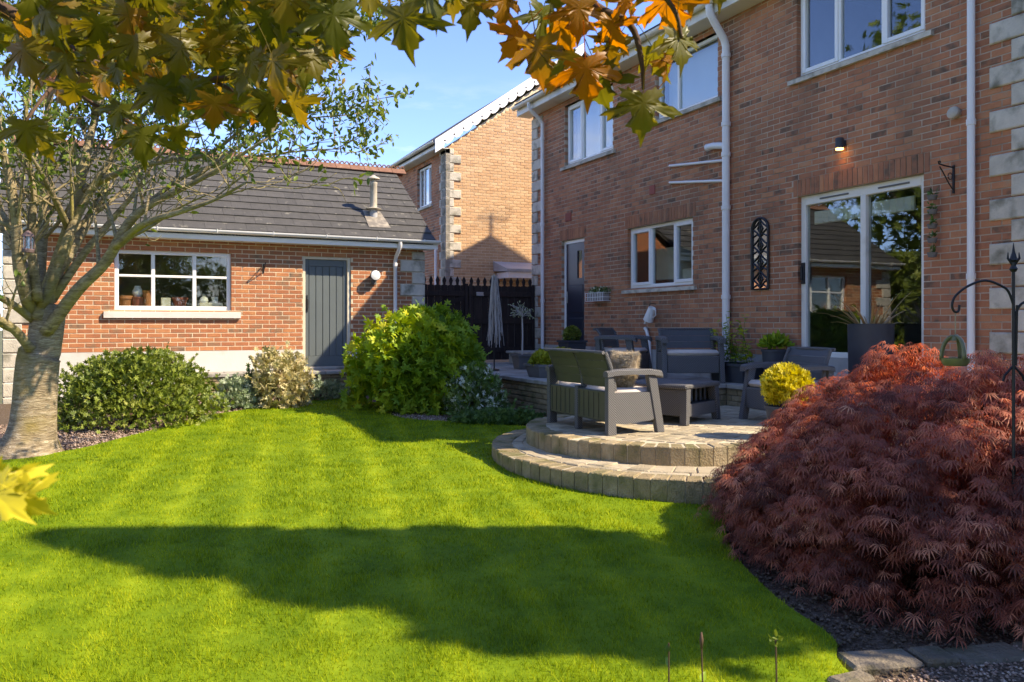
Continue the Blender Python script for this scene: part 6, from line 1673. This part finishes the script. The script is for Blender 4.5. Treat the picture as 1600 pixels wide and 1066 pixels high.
# weeping silver tree
p = (5.78, 12.55, TZ+0.008); t = thing('weeping_tree', 'weeping standard of pale drooping twigs on a thin dark stem before the gates', 'tree', p)
mb = MB(); mb.lathe([(0.09,0),(0.09,0.015),(0.02,0.03)], p, 14); mb.build('base', M['iron'], t)
mb = MB(); mb.tube([(p[0],p[1],p[2]),(p[0],p[1],p[2]+1.62)], 0.012, 7); mb.build('stem', M['iron'], t)
mb = MB()
for k in range(62):
    a = RD.uniform(0, 6.283); r = RD.uniform(0.03, 0.175); zt = p[2]+RD.uniform(1.50, 1.66); zb = p[2]+RD.uniform(0.38, 0.75); c = Vector((p[0],p[1],0))
    o_ = Vector((math.cos(a), math.sin(a), 0)); pts = [c+o_*0.02+Vector((0,0,zt-0.04)), c+o_*r*0.35+Vector((0,0,zt))]
    for j in range(1, 6): pts.append(c+o_*(r*(0.35+0.65*j/5)+RD.uniform(-.012,.012))+Vector((RD.uniform(-.01,.01),RD.uniform(-.01,.01),zt+(zb-zt)*j/5)))
    mb.tube(pts, 0.0045, 4, rnd=RD.uniform(0.01,1))
mb.build('drooping_twigs', M['willow'], t)['kind'] = 'stuff'

# ------------------------------------------------------------------ things on the walls
# lit wall lamp above the sliding door
p = hf.p(hu(7.06), hv(3.66), 0.0); t = thing('wall_lamp', 'lit dark cylinder wall lamp above the sliding door', 'lamp', p)
c = p+Vector((-0.085,0,0)); mb = MB(); mb.lathe([(0.05,0.0),(0.05,0.12),(0.046,0.125),(0.044,0.0)], c, 18); mb.box(p.x-0.04, p.x+0.002, p.y-0.03, p.y+0.03, p.z+0.03, p.z+0.10); mb.build('lamp_body', M['planter'], t, smooth='auto')
mb = MB(); mb.lathe([(0.046,-0.018),(0.047,0.0),(0.04,0.004)], c, 18); mb.build('diffuser', M['lamp_glow'], t, smooth='auto')
ld_ = bpy.data.lights.new('lamp_light', 'SPOT'); ld_.energy = 0.3; ld_.color = (1.0,0.55,0.22); ld_.spot_size = math.radians(100); ld_.shadow_soft_size = 0.03
lo_ = bpy.data.objects.new('lamp_light', ld_); lo_.location = c+Vector((-0.0,0,-0.03)); link(lo_, t)
# scroll bracket
def bracket(fr, u, v, h, out, label, mat='iron'):
    p = fr.p(u, v); t = thing('scroll_bracket', label, 'bracket', p)
    mb = MB(); fbox(mb, fr, u-0.012, u+0.012, v, v+h, 0.0, 0.014, 0.003); mb.build('back_plate', M[mat], t)
    mb = MB(); mb.tube([fr.p(u,v+h*0.92,0.012), fr.p(u,v+h*0.95,out*0.6), fr.p(u,v+h*0.99,out), fr.p(u,v+h*1.07,out+0.01), fr.p(u,v+h*1.08,out-0.02), fr.p(u,v+h*1.03,out-0.025)], 0.008, 6); mb.build('arm', M[mat], t)
    mb = MB(); mb.tube([fr.p(u,v+h*0.12,0.012), fr.p(u,v+h*0.35,out*0.35), fr.p(u,v+h*0.7,out*0.72), fr.p(u,v+h*0.9,out*0.95)], 0.007, 6)
    mb.tube([fr.p(u,v+h*0.6+0.035*math.sin(k),0.06+0.035*math.cos(k)) for k in [i*0.6 for i in range(11)]], 0.005, 5); mb.build('scroll', M[mat], t)
    return t
bracket(hf, hu(5.62), hv(2.90), 0.30, 0.24, 'black scrolled iron bracket on the wall right of the sliding door')
bracket(gf, gu(2.20), 1.33, 0.15, 0.22, 'small black iron bracket on the garage wall between window and door')
# hanging string of little pots
p = hf.p(hu(5.80), hv(2.95), 0.10); t = thing('hanging_pots', 'string of five small planted pots hanging right of the sliding door', 'planter', p)
mb = MB(); mb.tube([p+Vector((0,0,0.18)), p+Vector((0,0,-0.72))], 0.003, 4); mb.build('cord', M['rope'], t)
for k in range(5):
    q = p+Vector((0,0,-0.05-0.155*k)); mb = MB(); mb.lathe([(0.04,-0.05),(0.055,0.0),(0.05,0.0),(0.045,-0.01)], q, 12); mb.build('pot', M['planter_lead'], t, smooth='auto')
    Pq = np.array(q)+NR.normal(0,0.02,(16,3))+np.array([0,0,0.02]); leaf_obj('sprig', [scatter(Pq, rand_dir(16), unit(rand_dir(16)+np.array([0,0,.5])), *LEAF, NR.uniform(0.04,0.07,16))], M['leaf_green'], t)
# arched mirror with fretwork
y0, y1, z0, z1 = 8.32, 8.66, 1.98, 2.99; p = (7.99, (y0+y1)/2, z0)
t = thing('arched_mirror', 'tall arched garden mirror with dark leaf fretwork on the house wall', 'mirror', p)
def arch(u0, u1, v0, v1, n=12):
    r = (u1-u0)/2; c = (u0+u1)/2
    return [(u0,v0),(u1,v0)]+[(c+r*math.cos(math.pi*k/n), v1-r+r*math.sin(math.pi*k/n)) for k in range(n+1)]
def archprism(name, mat, poly, w0, w1):
    mb = MB(); mb.prism(poly, w0, w1); mb.v = [tuple(hf.p(hu(v[0]), hv(v[1]), v[2])) for v in mb.v]; return mb.build(name, mat, t)
archprism('mirror_glass', M['mirror'], arch(y0+0.02, y1-0.02, z0+0.02, z1-0.02), 0.004, 0.014)
def wire(pts, r, name='fretwork'):
    mb = MB()
    for q in pts: mb.tube([hf.p(hu(a_), hv(b_), 0.024) for a_, b_ in q], r, 6)
    return mb.build(name, M['iron'], t, smooth='auto')
wire([arch(y0+0.012, y1-0.012, z0+0.012, z1-0.012)+[(y0+0.012,z0+0.012)]], 0.019, 'frame')
yc = (y0+y1)/2; wv = []
for k in range(4):
    zb = z0+0.03+k*0.235
    for sgn in (-1, 1):
        wv.append([(yc, zb), (yc+sgn*0.06, zb+0.06), (yc+sgn*0.145, zb+0.1175)]); wv.append([(yc, zb+0.235), (yc+sgn*0.06, zb+0.175), (yc+sgn*0.145, zb+0.1175)])
        wv.append([(yc, zb+0.05), (yc+sgn*0.05, zb+0.1175), (yc, zb+0.185)]); wv.append([(yc+sgn*0.145, zb), (yc+sgn*0.06, zb+0.04), (yc, zb)])
wv.append([(yc, z0+0.02), (yc, z1-0.02)])
wire(wv, 0.0085)
# flower box near the back door
p = hf.p(hu(12.62), hv(1.95), 0.0); t = thing('wall_basket', 'pale wire wall basket of white flowers right of the back door', 'planter', p)
mb = MB(); fbox(mb, hf, hu(12.32), hu(12.88), hv(1.94), hv(2.07), 0.02, 0.16, 0.01); mb.build('liner', M['willow'], t)
mb = MB()
for z in (1.93, 2.0, 2.08): mb.tube([hf.p(hu(12.3),hv(z),0.0), hf.p(hu(12.3),hv(z),0.175), hf.p(hu(12.9),hv(z),0.175), hf.p(hu(12.9),hv(z),0.0)], 0.006, 5)
for k in range(8): yy = 12.3+k*0.6/7; mb.tube([hf.p(hu(yy),hv(1.93),0.175), hf.p(hu(yy),hv(2.09),0.175)], 0.005, 5)
mb.build('wire_frame', M['white'], t)
pot_foliage(t, tuple(hf.p(hu(12.6), hv(2.08), 0.09)), 0.08, 0.28, 0.09, ROSETTE, 260, 0.025, M['leaf_white'], 14, 0.3, -0.2)
# white watering can hung on the wall
p = hf.p(hu(10.95), hv(1.60), 0.0); t = thing('watering_can', 'white metal jug hanging tilted on the wall under the kitchen window', 'jug', p)
mb = MB(); mb.lathe([(0.085,-0.12),(0.085,-0.1),(0.065,0.08),(0.062,0.12),(0.055,0.12),(0.06,0.08)], (0,0,0), 18)
mb.xf(0, Matrix.Translation(p+Vector((-0.11,-0.01,0.07))) @ Matrix.Rotation(math.radians(28), 4, 'X')); mb.build('jug_body', M['white'], t, smooth='auto')
mb = MB(); q = p+Vector((-0.11,0,0.07)); mb.tube([q+Vector((0,-0.10,0.09)), q+Vector((0,-0.16,0.06)), q+Vector((0,-0.16,-0.02)), q+Vector((0,-0.09,-0.06))], 0.010, 7); mb.build('handle', M['white'], t, smooth='auto')
mb = MB(); mb.tube([q+Vector((0,0.05,-0.06)), q+Vector((0,0.13,-0.12)), q+Vector((0,0.14,-0.16))], [0.014,0.012,0.02], 7); mb.build('spout', M['white'], t, smooth='auto')
mb = MB(); mb.tube([p+Vector((0.0,-0.02,0.24)), p+Vector((-0.12,-0.02,0.25)), p+Vector((-0.13,-0.02,0.20))], 0.007, 5); mb.build('hook', M['iron'], t)
# white round lamp on the garage wall
p = gf.p(gu(4.14), 2.39-gz, 0.0); t = thing('globe_lamp', 'round white faced wall lamp on the garage right of the grey door', 'lamp', p)
mb = MB(); mb.tube([p, p+Vector((0,-0.05,0)), p+Vector((0,-0.10,0.0)), p+Vector((0,-0.17,0))], [0.05,0.055,0.085,0.095], 18); mb.build('lamp_body', M['planter_lead'], t, smooth='auto')
mb = MB(); mb.tube([p+Vector((0,-0.165,0)), p+Vector((0,-0.18,0)), p+Vector((0,-0.195,0))], [0.09,0.085,0.04], 18); mb.build('lens', M['white'], t, smooth='auto')
mb = MB(); mb.box(p.x-0.04, p.x+0.04, p.y-0.09, p.y, p.z-0.16, p.z-0.08); mb.build('sensor', M['planter_lead'], t)
# pots on the garage window sill
sy = GY+0.29; sz = gz+0.675+0.05
mb = MB(); mb.box(-0.2, 1.75, GY+0.225, GY+0.42, sz-0.03, sz-0.002); mb.build('inner_sill', M['cream'], gw)
def sill_pot(name, label, cat, x, prof, mat, n=16):
    mb = MB(); mb.lathe(prof, (0,0,0), n); o = mb.build(name, mat, None, smooth='auto'); o.location = (x, sy, sz); o.scale = (1.12,1.12,1.12); return tag(o, label, cat, 'pots on the garage window sill')
sill_pot('flower_pot', 'orange terracotta flower pot at the left end of the garage window', 'pot', 0.05, [(0.075,0),(0.095,0.12),(0.11,0.12),(0.11,0.165),(0.095,0.165),(0.09,0.12)], M['terracotta'])
sill_pot('flower_pot', 'pinkish red flower pot with a white jar above, left garage pane', 'pot', 0.235, [(0.075,0),(0.09,0.13),(0.10,0.13),(0.10,0.15),(0.085,0.15),(0.08,0.12)], M['redpot'])
mb = MB(); mb.lathe([(0.05,0.0),(0.075,0.05),(0.08,0.10),(0.05,0.15),(0.045,0.18),(0.03,0.175)], (0,0,0), 16); o = mb.build('jar', M['white'], None, smooth='auto'); o.location = (0.235, sy, sz+0.17); tag(o, 'white glazed jar standing on the pinkish pot in the garage window', 'jar')
sill_pot('flower_pot', 'tall brown clay pot beside the left garage window mullion', 'pot', 0.375, [(0.055,0),(0.065,0.22),(0.072,0.22),(0.072,0.25),(0.06,0.25)], M['terracotta'])
mb = MB(); mb.cbox(-0.075, 0.075, -0.05, 0.05, 0, 0.16, 0.008); o = mb.build('cardboard_box', M['cream'], None); o.location = (0.66, sy, sz); tag(o, 'small cream box in the middle light of the garage window', 'box')
sill_pot('flower_pot', 'wide red brown pot right of the cream box, middle garage pane', 'pot', 0.88, [(0.075,0),(0.10,0.12),(0.115,0.12),(0.115,0.15),(0.10,0.15)], M['redpot'])
mb = MB(); mb.cbox(-0.19, 0.19, -0.06, 0.06, 0, 0.085, 0.01); o = mb.build('seed_tray', M['cream'], None); o.location = (1.37, sy, sz); tag(o, 'long pale seed tray in the right light of the garage window', 'tray')
mb = MB(); mb.lathe([(0.045,0),(0.055,0.10),(0.058,0.10),(0.05,0.10)], (0,0,0), 14); o = mb.build('cup', M['white'], None, smooth='auto'); o.location = (1.44, sy, sz+0.086); tag(o, 'white cup on the seed tray in the garage window', 'cup')
mb = MB(); mb.lathe([(0.06,0),(0.075,0.03),(0.06,0.08),(0.03,0.11),(0.04,0.13),(0.02,0.15)], (0,0,0), 14); o = mb.build('ornament', M['offwhite'], None, smooth='auto'); o.location = (1.26, sy, sz+0.086); tag(o, 'rounded white ornament on the seed tray in the garage window', 'ornament')

# ------------------------------------------------------------------ shepherd's crook with feeder
p = Vector((4.11, 2.56, lawn_z(2.56))); t = thing('feeder_pole', 'black iron shepherd crook with finial standing behind the purple maple', 'pole', p)
mb = MB(); mb.tube([p, p+Vector((0,0,1.80))], 0.008, 8)
mb.build('pole', M['iron'], t)
mb = MB(); top = p+Vector((0,0,1.73)); mb.lathe([(0.012,0),(0.02,0.015),(0.012,0.03),(0.012,0.05),(0.02,0.06),(0.008,0.10),(0.001,0.15)], top, 10)
for sgn in (-1, 1): mb.tube([top+Vector((0,0,0.03)), top+camR*sgn*0.03+Vector((0,0,0.07)), top+camR*sgn*0.028+Vector((0,0,0.10))], [0.007,0.006,0.002], 5)
mb.build('finial', M['iron'], t)
def crook(sgn, z0):
    b0 = p+Vector((0,0,z0)); k_ = 0.84
    pts = [b0+camR*sgn*x*k_+Vector((0,0,z*k_)) for x, z in ((0,0),(0.03,0.08),(0.07,0.115),(0.17,0.15),(0.27,0.12),(0.35,0.06),(0.375,0.0),(0.36,-0.04),(0.335,-0.035),(0.33,0.0))]
    mb = MB(); mb.tube([Vector(q) for q in catmull([tuple(q) for q in pts], False, 5)], 0.0065, 7); mb.build('crook_arm', M['iron'], t, smooth=True); return b0+camR*sgn*0.355*k_+Vector((0,0,-0.04*k_))
hookp = crook(-1, 1.56); crook(1, 1.48)
mb = MB()
for sgn in (-1, 1): mb.tube([p+Vector((0,0,1.25)), p+camR*sgn*0.045+Vector((0,0,1.20)), p+camR*sgn*0.055+Vector((0,0,1.17))], 0.006, 5)
mb.tube([p+camR*0.012+Vector((0,0,1.25)), p+camR*0.018+Vector((0,0,1.56))], 0.006, 6); mb.build('clamp', M['iron'], t)
fd = thing('bird_feeder', 'olive glazed egg shaped bird feeder hanging on a cord from the crook', 'feeder', hookp-Vector((0,0,0.33)))
mb = MB(); mb.tube([hookp+Vector((0,0,0.0)), hookp-Vector((0,0,0.125))], 0.003, 5); mb.build('cord', M['rope'], fd)
fc = hookp-Vector((0,0,0.205)); mb = MB()
mb.lathe([(0.016,-0.075),(0.052,-0.073),(0.066,-0.054),(0.068,-0.033),(0.06,-0.033),(0.058,-0.05),(0.016,-0.058)], fc, 22); mb.build('dish', M['olive_glaze'], fd, smooth='auto')
for k in range(3):
    a = k*math.pi*2/3+0.2-YAW+math.pi/6; pts = []
    for i in range(9):
        s_ = i/8; ph = s_*math.pi/2; r = 0.064*math.cos(ph)**0.8; pts.append(fc+Vector((r*math.cos(a), r*math.sin(a), -0.042+0.12*math.sin(ph))))
    mb = MB(); mb.tube(pts, [0.014]*8+[0.01], 8, flat=0.6); mb.build('rib', M['olive_glaze'], fd, smooth=True)
mb = MB(); mb.lathe([(0.026,0.056),(0.022,0.072),(0.010,0.084),(0.005,0.088)], fc, 16); mb.build('crown_cap', M['olive_glaze'], fd, smooth='auto')
# lantern in the cherry
q = at(44, 380, 7.55); t = thing('hanging_lantern', 'small dull purple lantern hanging among the cherry limbs', 'lantern', q)
mb = MB(); mb.lathe([(0.05,-0.09),(0.055,-0.07),(0.055,-0.06),(0.05,-0.055)], q, 10); mb.lathe([(0.058,0.06),(0.05,0.08),(0.02,0.11),(0.006,0.12)], q, 10)
for k in range(6): mb.tube([q+Vector((0.05*math.cos(k*1.05),0.05*math.sin(k*1.05),-0.06)), q+Vector((0.05*math.cos(k*1.05),0.05*math.sin(k*1.05),0.065))], 0.005, 5)
mb.build('frame', M['lantern'], t); mb = MB(); mb.lathe([(0.042,-0.055),(0.042,0.06)], q, 12); mb.build('glass', M['glass'], t)
mb = MB(); mb.tube([q+Vector((0,0,0.11)), q+Vector((0,0,0.35))], 0.003, 4); mb.build('wire', M['iron'], t)
# foreground stems at the bottom edge
for k, (px, tpx, tpy, tdp, lab) in enumerate([(1030,1045,1005,1.9,'thin dark bent stem at the bottom edge of the lawn'),(1092,1096,1000,1.9,'upright reddish bud stem at the bottom edge of the lawn'),(1206,1212,1000,1.8,'pale seed head stem at the bottom edge near the gravel')]):
    e = at(tpx, tpy, tdp); b0 = at(px, 1200, tdp+0.05); b0.z = lawn_z(b0.y); t = thing('plant_stem', lab, 'stem', b0)
    mb = MB(); mb.tube([b0, b0.lerp(e,.6)+camR*0.01, e], [0.003,0.0025,0.002], 6); mb.build('stalk', M['twig'], t)
    if k == 1:
        mb = MB(); mb.tube([e-Vector((0,0,0.02)), e+Vector((0,0,0.0)), e+Vector((0,0,0.018))], [0.003,0.005,0.002], 7); mb.build('bud', M['twig'], t, smooth=True)
        P = np.array([b0.lerp(e, f) for f in (0.72,0.78,0.86)]); leaf_obj('leaves', [scatter(P, rand_dir(3), unit(rand_dir(3)+np.array([0,0,.6])), *LEAF, 0.04)], M['leaf_golden'], t)
    if k == 2:
        n = 14; P = np.array(e)+NR.normal(0,0.006,(n,3)); leaf_obj('seed_head', [scatter(P, rand_dir(n), unit(rand_dir(n)+np.array([0,0,.4])), *LEAF, NR.uniform(0.010,0.022,n))], M['leaf_box'], t)
    if k == 0:
        n = 5; P = np.array([b0.lerp(e, f) for f in (0.7,0.78,0.85,0.92,1.0)]); leaf_obj('leaves', [scatter(P, rand_dir(n), unit(rand_dir(n)+np.array([0,0,.4])), *LEAF, NR.uniform(0.02,0.035,n))], M['leaf_green'], t)
